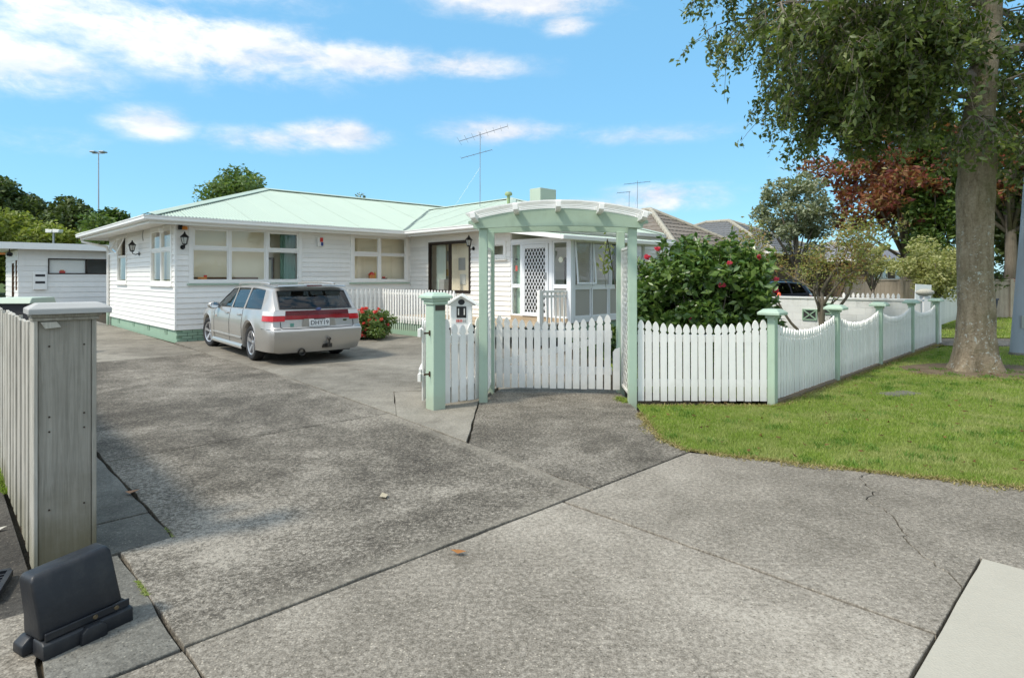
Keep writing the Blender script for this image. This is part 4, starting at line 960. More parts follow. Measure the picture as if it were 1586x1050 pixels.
t = thing('security_light', 'round white floodlight under the eave above the corner window', 'light', (*H(-.16, .62), 2.72), HA-PI/2)
MB().lathe([(.0,-.06),(.05,-.05),(.075,.0),(.08,.03),(.0,.02)], 16, (0,0,0), 'y').build('head', M_TRIM, t, smooth=R(40)); MB().lathe([(.0,-.02),(.055,-.012)], 16, (0,.045,0), 'y').build('lens', M_GALV, t); MB().tube([(0,0,.0),(.0,.05,.09),(0,.06,.125)], .012, 8).build('arm', M_TRIM, t)
t = thing('cable', 'looped white cable hanging from the eave above the side wall lantern', 'cable', (*H(-.02, 3.0), 2.6), HA-PI/2)
MB().tube([(0,-.0,.25),(.03,-.02,.2),(-.02,-.02,.1),(.04,-.02,.0),(.02,-.01,-.04)], .01, 6).build('flex', M_GREYINK, t, smooth=PI)

# porch deck and its railing
dk = thing('porch_deck', 'low timber deck with green skirting slats along the wing of the house', 'deck', (CX, CY, 0), HA)
dx0, dx1, dy0, dy1 = 5.05, FW-.04, -6.55, -1.12
for k in range(12):
    MB().box(dx0+.14*k, min(dx0+.14*k+.134, dx1), dy0, dy1, .43, .46).build('deck_board', M_DECK, dk)
for k in range(24): MB().box(dx0-.03, dx0-.005, dy0+3.0+k*.10, dy0+3.0+k*.10+.06, .12, .40).build('skirting_slat', M_MINT, dk)
MB().box(dx0-.04, dx0+.05, dy0+1.9, dy1, -.05, .12).build('plinth', M_MINTDK, dk); MB().box(dx0-.03, dx0-.001, dy0+1.9, dy1, .401, .44).build('fascia', M_PICKET, dk)
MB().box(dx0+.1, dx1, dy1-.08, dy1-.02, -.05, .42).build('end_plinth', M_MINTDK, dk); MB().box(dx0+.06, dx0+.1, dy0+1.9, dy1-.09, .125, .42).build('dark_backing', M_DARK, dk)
rl = thing('porch_railing', 'white picket railing around the porch deck behind the flower bush', 'railing', (CX, CY, 0), HA)
def railing(parent, p, q, n, z0, z1, w=.06):
    p, q = Vector(p), Vector(q); L = (q-p).length; a = math.atan2((q-p).y, (q-p).x)
    for z in (z0+.16, z1-.11): MB().box(0, L, .011, .045, z-.03, z+.03).build('rail', M_PICKET, parent, (p.x,p.y,0), a)
    me = MB().prism([(-w/2,z0),(w/2,z0),(w/2,z1-.03),(w*.3,z1),(-w*.3,z1),(-w/2,z1-.03)], -.009, .009, 'y').mesh('baluster', M_PICKET)
    for i in range(n):
        c = p.lerp(q, (i+.5)/n); link('baluster', me, parent, (c.x, c.y, 0), a)
railing(rl, (dx0-.05, dy1), (dx0-.05, dy0+2.1), 26, .32, 1.23)
railing(rl, (dx0-1.6, dy1), (dx0-.08, dy1), 11, .32, 1.23)
r2 = thing('door_railing', 'short white baluster railing in front of the security door', 'railing', (CX, CY, 0), HA)
railing(r2, (dx0+.75, dy0), (dx1+.15, dy0), 7, .30, 1.22, .045)
MB().box(dx0+.68, dx0+.76, dy0-.04, dy0+.04, .0, 1.26).build('post', M_PICKET, r2)
MB().box(dx0+.76, dx1+.15, dy0-.03, dy0+.03, 1.20, 1.25).build('top_rail', M_PICKET, r2)

# television aerials
def aerial(x, y, z0, booms, mast, label, stays=True):
    t = thing('tv_aerial', label, 'aerial', (x, y, z0))
    MB().tube([(0,0,0),(.01,0,mast)], .011, 6).build('mast', M_GALV, t)
    for (h, x0, x1, rise, n, el) in booms:
        b = MB().tube([(x0,0,h-rise/2),(x1,0,h+rise/2)], .009, 6).build('boom', M_STEELDK, t)
        for k in range(n):
            f = k/(n-1); xx = x0+(x1-x0)*f; zz = h-rise/2+rise*f; e = el*(1.15-.45*f)
            MB().tube([(xx-.05*e,-e,zz),(xx+.05*e,e,zz)], .004, 5).build('element', M_GALV if el < .3 else M_STEELDK, b)
    if stays:
        for dx, dy in ((-.9,-.2),(.0,.9)): MB().tube([(0,0,mast*.55),(dx,dy,-.0)], .0022, 4).build('guy_wire', M_GALV, t)
    return t
aerial(-1.06, 20.0, 3.75, [(2.55,-.68,.92,.50,8,.5),(1.88,-.62,.40,.28,6,.22)], 2.6, 'tall television aerial with two booms on the green roof')
aerial(5.3, 25.6, 4.2, [(1.35,-.55,.55,.12,6,.25)], 1.45, 'small television aerial with level boom beside the brick chimney')
aerial(4.95, 25.6, 4.2, [(.95,-.5,.05,.05,5,.22)], 1.0, 'shorter television aerial with half boom left of the brick chimney', False)
# ------------------------------------------------------------------ the silver estate car
def car_paint(name, col):
    m, nt, b = new_mat(name); b.inputs['Base Color'].default_value = (*col, 1); b.inputs['Metallic'].default_value = .55; b.inputs['Roughness'].default_value = .34
    b.inputs['Coat Weight'].default_value = .6; b.inputs['Coat Roughness'].default_value = .07
    g = G(nt); n = g.noise(g.pos(), 4, 4, .6); g.put(b.inputs['Roughness'], g.mr(n, .3, .7, .28, .42)); return m
M_TYRE = plain('tyre_rubber', (.016,.016,.017), .8); M_RIM = plain('alloy_rim', (.55,.55,.56), .3, .75)
M_CGLASS = glass('tinted_car_glass', (.24,.27,.28), .85); M_CDARK = plain('black_trim', (.018,.018,.02), .45); M_SEAT = plain('seat_cloth', (.10,.10,.105), .9)
M_TAIL = plain('tail_lamp_red', (.50,.012,.015), .12); M_TAILD = plain('dark_red_garnish', (.12,.008,.014), .15); M_TAILM = plain('mid_red_garnish', (.27,.008,.014), .12); M_CLEAR = plain('clear_lamp_lens', (.72,.70,.68), .12); M_CHROME = plain('chrome', (.7,.7,.7), .12, 1.)
M_MIRROR = plain('mirror_glass', (.75,.8,.85), .03, 1.)
def lerp(a, b, t): return a+(b-a)*max(0., min(1., t))
def interp(x, tab):
    if x <= tab[0][0]: return tab[0][1]
    for (a, va), (b, vb) in zip(tab, tab[1:]):
        if x <= b: return va+(vb-va)*(x-a)/(b-a)
    return tab[-1][1]
AX0, AX1, RW, RA = 1.02, 3.90, .3055, .365
XR = [(.0,.14),(.22,.10),(.30,.0),(.42,-.02),(.56,-.022),(.605,.02),(.64,.062),(.80,.085),(.95,.10),(.985,.115),(1.36,.40),(1.40,.40),(1.44,.34),(1.5,.36)]
def xr(z): return interp(z, XR)
def wprof(x):                                     # body half width at the waist
    return interp(x, [(0,.765),(.05,.80),(.14,.835),(.35,.855),(.8,.862),(3.4,.862),(4.2,.84),(4.6,.76),(4.85,.60)])
def section(x, arch):
    w = wprof(x); zb = .19
    if arch is not None:
        dx = abs(x-arch); zb = RW+math.sqrt(max(0, RA*RA-dx*dx)) if dx < RA else .19
    roof = interp(x, [(0,1.40),(.3,1.415),(1.2,1.455),(2.2,1.455),(2.62,1.42),(3.0,1.24),(3.42,.99),(3.6,.955),(4.4,.86),(4.72,.74),(4.85,.62)])
    belt = interp(x, [(0,.955),(3.3,.91),(3.6,.90),(4.4,.80),(4.7,.68),(4.85,.58)])
    inrow = roof-belt
    fl = .014 if arch is not None and abs(x-arch) < RA+.02 else 0
    zt = max(belt+.012, min(roof-.075, belt+inrow*.86)) if x < 3.42 else belt+inrow*.5
    tw = interp(inrow, [(0.02,.80),(.2,.74),(.46,.665)])
    if x > 3.42: tw = w*.8
    wl = w-.055
    return [(0, zb), (w-.10, zb), (w-.028+fl, zb+.02), (w-.004+fl, max(.40, zb+.07)), (w, max(.56, zb+.085)), (w, max(.605, zb+.10)), (w-.002, max(.64, zb+.115)), (w-.012, max(.76, zb+.14)), (wl+.018, belt-.005), (wl, belt+.02 if x < 3.42 else belt+.005),
            (tw if x < 3.42 else tw, zt), (tw-.035, roof-.038 if x < 3.42 else roof-.008), (tw-.16, roof-.008 if x < 3.42 else roof-.003), (0, roof+.006)]
def stations():
    xs = {0,.04,.10,.20,.32,.45,.56, .60,.66, 1.30,1.42,1.50,1.62,2.20,2.27,2.35,2.62,2.8,3.0,3.15,3.3,3.42,3.5,4.4,4.5,4.6,4.7,4.78,4.85}
    for a in (AX0, AX1):
        for k in range(11): xs.add(round(a+RA*math.cos(PI*k/10), 4))
        xs.add(round(a+RA+.012, 4)); xs.add(round(a-RA-.012, 4))
    xs = sorted(xs); out = []
    for x in xs:
        if out and x-out[-1] < .011: continue
        out.append(x)
    return out
def shift(x, z): return x+xr(z)*max(0, 1-x/1.25) if x < 1.25 else x
def build_car(name, label, loc, rz, col, plate=True, pmat='silver_car_paint'):
    PM = car_paint(pmat, col)
    car = thing(name, label, 'car', loc, rz)
    xs = stations(); secs = []
    for x in xs:
        arch = next((a for a in (AX0, AX1) if abs(x-a) < RA+.02), None); secs.append(section(x, arch))
    NP = len(secs[0])
    OX = AX0                                       # origin on the ground under the rear axle
    def pt(i, j, s): y, z = secs[i][j]; return (shift(xs[i], z)-OX, y*s, z)
    def is_win(x0, x1, j): return j == 9 and any(a-1e-3 <= x0 and x1 <= b+1e-3 for a, b in ((.45,1.43),(1.50,2.22),(2.27,3.30)))
    body = MB(); gl = {'quarter': MB(), 'rear': MB(), 'front': MB()}
    for s in (1, -1):
        for i in range(len(xs)-1):
            for j in range(NP-1):
                q = [pt(i,j,s), pt(i+1,j,s), pt(i+1,j+1,s), pt(i,j+1,s)]
                if is_win(xs[i], xs[i+1], j): continue
                if j in (11, 12) and xs[i] >= 2.61 and xs[i+1] <= 3.43: continue
                body.add(q, [(0,1,2,3)])
        for nm, a, b in (('quarter_window',.45,1.42),('door_window',1.50,2.20),('door_window',2.27,3.30)):
            mb = MB(); ks = [i for i in range(len(xs)) if a-.012 <= xs[i] <= b+.012]
            rows = []
            for i in ks:
                p, q = Vector(pt(i,9,s)), Vector(pt(i,10,s)); inn = Vector((0,-.012*s,0)); m = (p+q)/2+Vector((0,.012*s,0)); rows.append([p+inn, m+inn, q+inn])
            mb.grid(rows).build(nm, M_CGLASS, car, smooth=PI)
            tr = MB(); tr.tube([r[0] for r in rows]+[r[2] for r in rows[::-1]]+[rows[0][0]], .011, 5); tr.build('window_seal', M_CDARK, car)
    # rear cap
    J = list(range(1, NP)); C = 20; cap = {}
    def capx(z, f, w=.07): return -w*(1-f*f)**1.0
    def cp(j, k):
        f = -1+2*k/C; y, z = secs[0][j]; return (shift(0, z)-OX+capx(z, f, interp(z, [(.2,.07),(.9,.06),(1.4,.05)])), y*f, z+(.012*(1-f*f) if z > 1.3 else 0))
    for j in range(1, NP-2):
        for k in range(C):
            if j == 9 and 1 <= k < C-1: continue
            body.add([cp(j,k), cp(j,k+1), cp(j+1,k+1), cp(j+1,k)], [(0,1,2,3)])
    # roof rear edge closes to the centre line, underside closes the tail
    top = NP-2
    body.add([cp(top,k) for k in range(C+1)]+[pt(0,NP-1,1)], [tuple(range(C+2))])
    nose = [pt(len(xs)-1,j,1) for j in range(NP)]+[pt(len(xs)-1,j,-1) for j in range(NP-2,0,-1)]; body.add(nose, [tuple(range(len(nose)))])
    body.build('body', PM, car, smooth=R(38), merge=.0015)
    rg = [[Vector(cp(9,k))+Vector((.012,0,0)), (Vector(cp(9,k))+Vector(cp(10,k)))/2+Vector((-.006,0,.004)), Vector(cp(10,k))+Vector((.012,0,0))] for k in range(1, C)]
    MB().grid(rg).build('rear_window', M_CGLASS, car, smooth=PI)
    sl = MB().tube([r[0] for r in rg]+[r[2] for r in rg[::-1]]+[rg[0][0]], .016, 5).build('rear_window_seal', M_CDARK, car)
    ws = [i for i in range(len(xs)) if 2.61 <= xs[i] <= 3.43]
    MB().grid([[pt(i,11,1), pt(i,12,1), pt(i,13,1), pt(i,12,-1), pt(i,11,-1)] for i in ws]).build('windscreen', M_CGLASS, car, smooth=PI)
    # skin sampler round the tail, for lamps and seams
    def prof_y(x, z):
        arch = None; s_ = section(x, arch)
        for (y0, z0), (y1, z1) in zip(s_[1:], s_[2:]):
            if z0 <= z <= z1: return y0+(y1-y0)*(z-z0)/max(1e-6, z1-z0)
        return s_[8][0]
    def skin(t, z, off, sd):                       # t<0 along the side, t 0..1 across the tail to the centre line
        if t < 0:
            x = -t; y = prof_y(x, z); return Vector((shift(x, z)-OX, (y+off)*sd, z))
        f = 1-t; y0 = prof_y(0, z); x = shift(0, z)-OX+capx(z, f, interp(z, [(.2,.07),(.9,.06),(1.4,.05)])); nx = Vector((-1, .25*f if t > .02 else .8, 0)).normalized()
        return Vector((x, y0*f, z))*1+Vector((nx.x*off, nx.y*off, 0)) if sd > 0 else Vector((x+nx.x*off, -(y0*f)-nx.y*off, z))
    def patch(nm, ts, zs, mat, sd, off=.010, parent=car, zf=None):
        P = []
        for t in ts:
            row = [skin(t, (z if zf is None else zf(t, z)), off if 0 < a < len(zs)-1 or True else 0, sd) for a, z in enumerate(zs)]
            row = [skin(t, zs[0] if zf is None else zf(t, zs[0]), -.01, sd)]+row+[skin(t, zs[-1] if zf is None else zf(t, zs[-1]), -.01, sd)]
            P.append(row)
        P = [[skin(ts[0], z if zf is None else zf(ts[0], z), -.012, sd) for z in [zs[0]]+zs+[zs[-1]]]]+P+[[skin(ts[-1], z if zf is None else zf(ts[-1], z), -.012, sd) for z in [zs[0]]+zs+[zs[-1]]]]
        return MB().grid(P).build(nm, mat, parent, smooth=R(35), merge=.0005)
    TZ = lambda a, b, n=3: [a+(b-a)*i/n for i in range(n+1)]
    for sd in (1, -1):
        ts = [-.30,-.24,-.16,-.09,-.04,0,.03,.08,.16,.24]
        tl = patch('tail_light', ts, TZ(.752,.858), M_TAIL, sd, .012)
        patch('clear_lens', ts, TZ(.860,.945), M_CLEAR, sd, .012, tl)
    for sd in (1, -1):
        patch('garnish', [.243,.4,.6,.8,1.0], TZ(.780,.860), M_TAILM, sd, .009); patch('upper_garnish', [.243,.4,.6,.8,1.0], TZ(.862,.952), M_TAILD, sd, .009)
    # tailgate seam and bumper step
    for sd in (1, -1):
        mb = MB(); mb.tube([skin(1.0,.605,.003,sd), skin(.5,.605,.003,sd), skin(.2,.61,.003,sd), skin(.16,.64,.004,sd), skin(.15,.74,.004,sd)], .006, 5); mb.build('tailgate_seam', M_CDARK, car)
        mb = MB(); mb.tube([skin(-.35,.60,.002,sd), skin(-.1,.60,.002,sd), skin(0,.60,.002,sd), skin(.15,.605,.002,sd)], .0045, 5); mb.build('bumper_seam', M_CDARK, car)
        mb = MB(); mb.grid([[ (x-OX, (wprof(x)+.002+d)*sd, z) for d, z in ((-.03,.345),(.010,.35),(.010,.372),(-.03,.378))] for x in (1.46,1.8,2.4,3.0,3.44)]); mb.build('side_strip', PM, car)
        mb = MB(); mb.grid([[ (x-OX, (wprof(x)-.01+d)*sd, z) for d, z in ((-.05,.16),(.006,.165),(.012,.22),(-.03,.27))] for x in (1.45,1.8,2.4,3.0,3.46)]); mb.build('sill_skirt', PM, car, smooth=R(50))
        for x in (1.46, 2.24, 3.32):
            seam = MB(); arch = None
            s_ = section(x, None); seam.tube([(x-OX, (y+.0015)*sd, z) for y, z in s_[2:10]], .0035, 4); seam.build('door_seam', M_CDARK, car)
        for x in (1.62, 2.42):
            MB().box(x-OX-.09, x-OX+.09, -.018, .018, .80, .835).build('door_handle', PM, car, (0, sd*(wprof(x)-.012), 0), bevel=.01, seg=2, smooth=R(40))
        mi = MB(); mi.lathe([(.0,-.09),(.075,-.085),(.105,-.04),(.10,.03),(.05,.08),(.0,.09)], 12, (0,0,0), 'x')
        mo = mi.build('mirror', PM, car, (3.08-OX, sd*.93, .965), smooth=R(50)); mo.scale = (.85, 1.05, .72)
        MB().lathe([(.0,-.093),(.080,-.091)], 12, (0,0,0), 'x').build('mirror_glass', M_MIRROR, mo)
        MB().bar((3.12-OX, sd*.80, .93), (3.10-OX, sd*.90, .94), .05, .05).build('mirror_stalk', PM, car)
        # roof rails
        rr = [( .72,1.462),(.80,1.478),(1.3,1.492),(2.0,1.490),(2.42,1.474),(2.52,1.452)]
        mb = MB(); mb.tube([(x-OX, sd*.585, z) for x, z in rr], [.018,.022,.020,.020,.022,.018], 8); mb.build('roof_rail', PM, car, smooth=R(60))
        MB().box(3.15-OX,3.17-OX, sd*.862-.004, sd*.862+.004, .70,.73).build('indicator', M_ORANGE, car)
    # plate, recess, badges, wiper, high lamp, tow hitch, exhaust
    bx = -OX+xr(.7)-.062
    MB().prism([(-.33,.625),(.33,.625),(.30,.79),(-.30,.79)], bx-.012, bx+.05, 'x').build('plate_recess', PM, car, bevel=.006) if False else None
    rec = MB(); rec.add([(bx-.010,-.30,.63),(bx-.010,.30,.63),(bx-.016,.27,.79),(bx-.016,-.27,.79)], [(0,1,2,3)]); rec.build('plate_recess', car_paint(pmat+'_lower', tuple(c*.9 for c in col)), car, recalc=False)
    pl = MB().box(-.006,.004,-.18,.18,-.062,.062).build('number_plate', plain('plate_white', (.72,.73,.72), .35), car, (bx-.024,0,.705), bevel=.003)
    if plate: text('DHY19', .105, M_DKINK, pl, (-.0085,0,0), (R(90),0,-R(90)), 'plate_number')
    MB().box(-.004,.004,-.10,.10,.775,.79).build('plate_lamp', M_CDARK, car, (bx-.03,0,0))
    MB().lathe([(.0,-.006),(.045,-.004),(.05,.0)], 16, (0,0,0), 'x').build('badge', plain('blue_badge', (.12,.14,.30), .2, .4), car, (-OX+xr(.975)-.078, 0, .977)).scale = (1,1,.5)
    MB().box(-.004,.002,-.035,.035,-.016,.016).build('model_badge', M_CHROME, car, (-OX+xr(.7)-.035,-.48,.735)); MB().box(-.004,.002,-.03,.03,-.028,.028).build('sticker', plain('green_sticker', (.12,.30,.24), .5), car, (-OX+xr(.69)-.048,.46,.68))
    w = MB(); w.tube([(-OX+xr(.99)-.085,.02,1.0),(-OX+xr(.99)-.075,.25,1.01),(-OX+xr(.99)-.055,.46,1.02)], .011, 6); w.build('rear_wiper', M_CDARK, car)
    sp = [[(-OX+.30, y, 1.405+.02*(1-(y/.62)**2)), (-OX+.26-.04*(1-(y/.62)**2), y, 1.42+.02*(1-(y/.62)**2)), (-OX+.30, y, 1.437+.022*(1-(y/.62)**2)), (-OX+.62, y, 1.432+.022*(1-(y/.62)**2))] for y in (-.60,-.45,-.3,-.15,0,.15,.3,.45,.60)]
    MB().grid(sp).build('spoiler', PM, car, smooth=R(40)); MB().box(-.012,.01,-.13,.13,-.011,.011).build('brake_lamp', M_TAILD, car, (-OX+.215,0,1.438))
    ex = MB(); ex.lathe([(.0,.06),(.045,.055),(.048,-.01),(.057,-.015),(.057,.25)], 16, (-OX-.0,.30,.20), 'x'); ex.build('exhaust', plain('exhaust_metal', (.06,.055,.05), .4, .8), car, smooth=R(40))
    th = MB(); th.box(-OX-.16,-OX+.2,-.16,-.10,.27,.32); th.lathe([(.018,.30),(.016,.38),(.028,.39),(.030,.42),(.0,.445)], 10, (-OX-.12,-.13,0)); th.box(-OX-.03,-OX+.0,-.22,-.05,.25,.36); th.build('tow_hitch', plain('hitch_iron', (.05,.045,.04), .6, .6), car)
    MB().box(-OX+.12, -OX+3.9, -.62, .62, .17, .32).build('underbody', M_CDARK, car)
    # wheels
    for x in (AX0, AX1):
        for sd in (1, -1):
            yo = sd*(.735)
            wh = empty('wheel', (x-OX, yo, RW), 0, car); wh.scale = (.94,.94,.94)
            if x == AX1: wh.rotation_euler = (0,0,R(9))
            MB().lathe([(.225,-.08),(.255,-.098),(.30,-.098),(.318,-.085),(.325,-.06),(.325,.06),(.318,.085),(.30,.098),(.255,.098),(.225,.08)], 36, (0,0,0), 'y', False).build('tyre', M_TYRE, wh, smooth=R(40))
            f = sd
            rm_ = MB(); rm_.lathe([(.228,.082*f),(.222,.092*f),(.205,.085*f),(.195,.02*f),(.20,-.08*f)], 36, (0,0,0), 'y', False); rm_.build('rim', M_RIM, wh, smooth=R(40), recalc=False)
            spk = MB(); spk.lathe([(.0,.066*f),(.035,.066*f),(.05,.055*f),(.055,.03*f)], 16, (0,0,0), 'y')
            for k in range(5):
                for d in (-.16, .16):
                    a = 2*PI*k/5+d; a2 = 2*PI*k/5+d*.55
                    spk.bar((math.sin(a)*.04, .05*f, math.cos(a)*.04), (math.sin(a2)*.212, .075*f, math.cos(a2)*.212), .026, .024, (0,1,0))
            spk.build('spokes', M_RIM, wh, smooth=R(40)); MB().lathe([(.0,-.02*f),(.196,-.02*f)], 24, (0,0,0), 'y').build('brake_disc', M_CDARK, wh)
    # interior
    it = MB(); it.box(-OX+.35,-OX+3.5,-.72,.72,.33,.60); it.box(-OX+3.1,-OX+3.5,-.70,.70,.60,.93); it.build('floor_pan', M_CDARK, car)
    for y in (.36,-.36):
        mb = MB(); mb.prism([(2.05,.6),(2.22,.6),(2.05,1.12),(1.95,1.12)], y-.24, y+.24, 'y'); mb.prism([(1.96,1.14),(2.04,1.14),(2.02,1.30),(1.94,1.30)], y-.12, y+.12, 'y'); mb.v = [(a-OX,b,c) for a,b,c in mb.v]; mb.build('front_seat', M_SEAT, car, bevel=.02)
    mb = MB(); mb.prism([(1.15,.6),(1.32,.6),(1.15,1.06),(1.05,1.06)], -.62, .62, 'y')
    for y in (.42,-.42): mb.prism([(1.05,1.075),(1.13,1.075),(1.10,1.21),(1.02,1.21)], y-.12, y+.12, 'y')
    mb.v = [(a-OX,b,c) for a,b,c in mb.v]; mb.build('rear_seat', M_SEAT, car, bevel=.02)
    car.scale = (1.06, 1.06, 1.06); zc = lambda z: z if z < .55 else .55+(z-.55)*.86
    for ch in car.children:                        # the low roofed estate: everything above the sills a little flatter
        if ch.type != 'MESH': continue
        if abs(ch.location.z) > .3: ch.location.z = zc(ch.location.z); continue
        for v in ch.data.vertices: v.co.z = zc(v.co.z)
        ch.data.update()
    for ch in car.children_recursive:
        if ch.parent is not car and ch.type == 'MESH' and ch.name.split('.')[0] in ('clear_lens',):
            for v in ch.data.vertices: v.co.z = zc(v.co.z)
            ch.data.update()
    return car
CAR_H = R(130)
build_car('estate_car', 'silver estate car with red tail light band parked in front of the house', (-4.21, 11.86, .008), CAR_H, (.46,.436,.40))
# ------------------------------------------------------------------ neighbours and street furniture
# garage unit behind the driveway
gx, gy = W(2.68, 33.4)
un = thing('garage_unit', 'white flat roofed weatherboard unit behind the wooden fence at the end of the drive', 'building', (gx, gy, 0), TH)
UF = 2.78
clad_wall('front_wall', un, (0,0,0), 0, 9.0, [(1.02,4.2,1.72,2.38)], z0=.2, z1=UF, cover=.235)
sw = clad_wall('side_wall', un, (0,6,0), -PI/2, 6.0, [(3.3,4.3,.3,2.2),(5.0,5.6,1.0,2.3)], z0=.2, z1=UF, cover=.235)
mb = MB(); frame_rect(mb, 1.0, 4.22, 1.70, 2.40, .05, -.04, .05); o = mb.build('window', M_BRONZE, un); MB().box(2.38,2.44,-.035,.045,1.75,2.35).build('mullion', M_BRONZE, o)
MB().box(1.05,2.38,.0,.006,1.75,2.35).build('pane', M_GLASS, o); MB().box(2.44,4.17,.0,.006,1.75,2.35).build('pane', M_GLASS, o)
MB().box(1.05,2.36,.06,.08,1.74,2.36).build('blind', M_TRIM, un)
for a, b, c, d in ((3.3,4.3,.3,2.2),(5.0,5.6,1.0,2.3)):
    mb = MB(); frame_rect(mb, a, b, c, d, .06, -.03, .04); o = mb.build('side_window', M_BROWN, un, (0,6,0), -PI/2); MB().box(a+.06,b-.06,.0,.006,c+.06,d-.06).build('pane', M_GLASS, o)
MB().box(-.75,9.6,-.55,6.6,UF+.14,UF+.20).build('roof', M_TRIM, un); MB().box(-.80,9.65,-.60,-.552,UF-.02,UF+.26).build('fascia', M_TRIM, un); MB().box(-.80,-.752,-.549,6.6,UF-.02,UF+.26).build('side_fascia', M_TRIM, un)
MB().box(-.749,9.6,-.549,6.6,UF+.04,UF+.06).build('soffit', M_WHITE, un); MB().box(.2,9,.12,5.9,.1,.19).build('floor', M_DARK, un); MB().box(8.9,9,.11,6,.2,UF).build('far_wall', M_WHITE, un); MB().box(.1,8.9,5.9,6,.2,UF).build('rear_wall', M_WHITE, un)
MB().box(.03,9,.02,.1,-.1,.19).build('foundation', M_MINTDK, un)
mb = thing('meter_box', 'white meter cabinet with two dark slots on the unit wall', 'cabinet', (gx+.722*.72, gy+.692*.72, 1.02), TH)
MB().box(-.24,.24,-.14,-.028,0,.78).build('case', M_TRIM, mb, bevel=.015)
for z in (.32, .62): MB().box(-.17,.17,-.147,-.1405,z-.05,z+.05).build('slot', M_DARK, mb)
t = thing('toy_block', 'small red object behind the narrow window of the unit', 'toy', (gx+.722*1.52-.692*.03, gy+.692*1.52+.722*.03, 1.75), TH); MB().box(-.11,.11,-.01,.02,0,.10).build('block', M_RED, t, bevel=.01); MB().box(-.08,.06,-.01,.02,.101,.14).build('upper_block', M_ORANGE, t)
t = thing('unit_lamp', 'round black porch lamp at the corner of the unit', 'lamp', (gx-.722*.3, gy-.692*.3, 2.55), TH); MB().lathe([(.0,-.1),(.08,-.09),(.11,-.02),(.10,.06),(.0,.1)], 12).build('globe', M_BLACK, t, smooth=R(50)); MB().box(-.02,.02,-.02,.02,.1,.28).build('stem', M_BLACK, t); MB().box(-.4,-.14,-.05,.05,-.03,.05).build('shade', M_ORANGE, t)
t = thing('storage_box', 'pale green sloped lid of a low storage box showing over the wooden fence', 'box', (-9.66, 12.0, 0), R(2)); MB().box(-.33,.33,-.3,.3,0,1.04).build('bin', M_DARK, t); MB().prism([(-.36,1.045),(.36,1.045),(.30,1.16),(-.30,1.16)], -.36, .36, 'x').build('lid', M_ROOF, t, bevel=.01)
t = thing('concrete_crates', 'grey hollow concrete block stack at the far corner of the house', 'blocks', (*H(-1.6, 9.6), 0), HA)
for i in range(5):
    for k in range(2):
        b = MB(); frame_rect(b, -.19, .19, .0, .19, .03, -.1, .1); b.box(-.015,.015,-.1,.1,.031,.159); b.build('block', M_STRIP, t, (-.8+i*.4, 0, .005+k*.2))

# floodlight mast far off and the small twin floodlight on the hill edge
t = thing('light_mast', 'tall slender floodlight mast far beyond the hillside trees', 'mast', (-61.5, 90, 0))
MB().tube([(0,0,0),(0,0,20)], [.13,.07], 8).build('pole', M_GALV, t); MB().box(-.9,.9,-.05,.05,19.95,20.1).build('crossarm', M_GALV, t)
for x in (-.7,.65): MB().box(x-.38,x+.38,-.5,.5,20.1,20.32).build('floodlight', M_GALV, t, bevel=.05)
t = thing('twin_floodlight', 'twin white floodlights on a thin pole above the unit roof', 'light', (-30.3, 40, 0))
MB().tube([(0,0,0),(0,0,4.55)], .07, 8).build('pole', M_GALV, t)
for x in (-.22,.25): MB().prism([(-.2,0),(.2,0),(.26,.2),(-.2,.24)], -.2,.2).build('floodlight', M_TRIM, t, (x,0,4.5), bevel=.02)

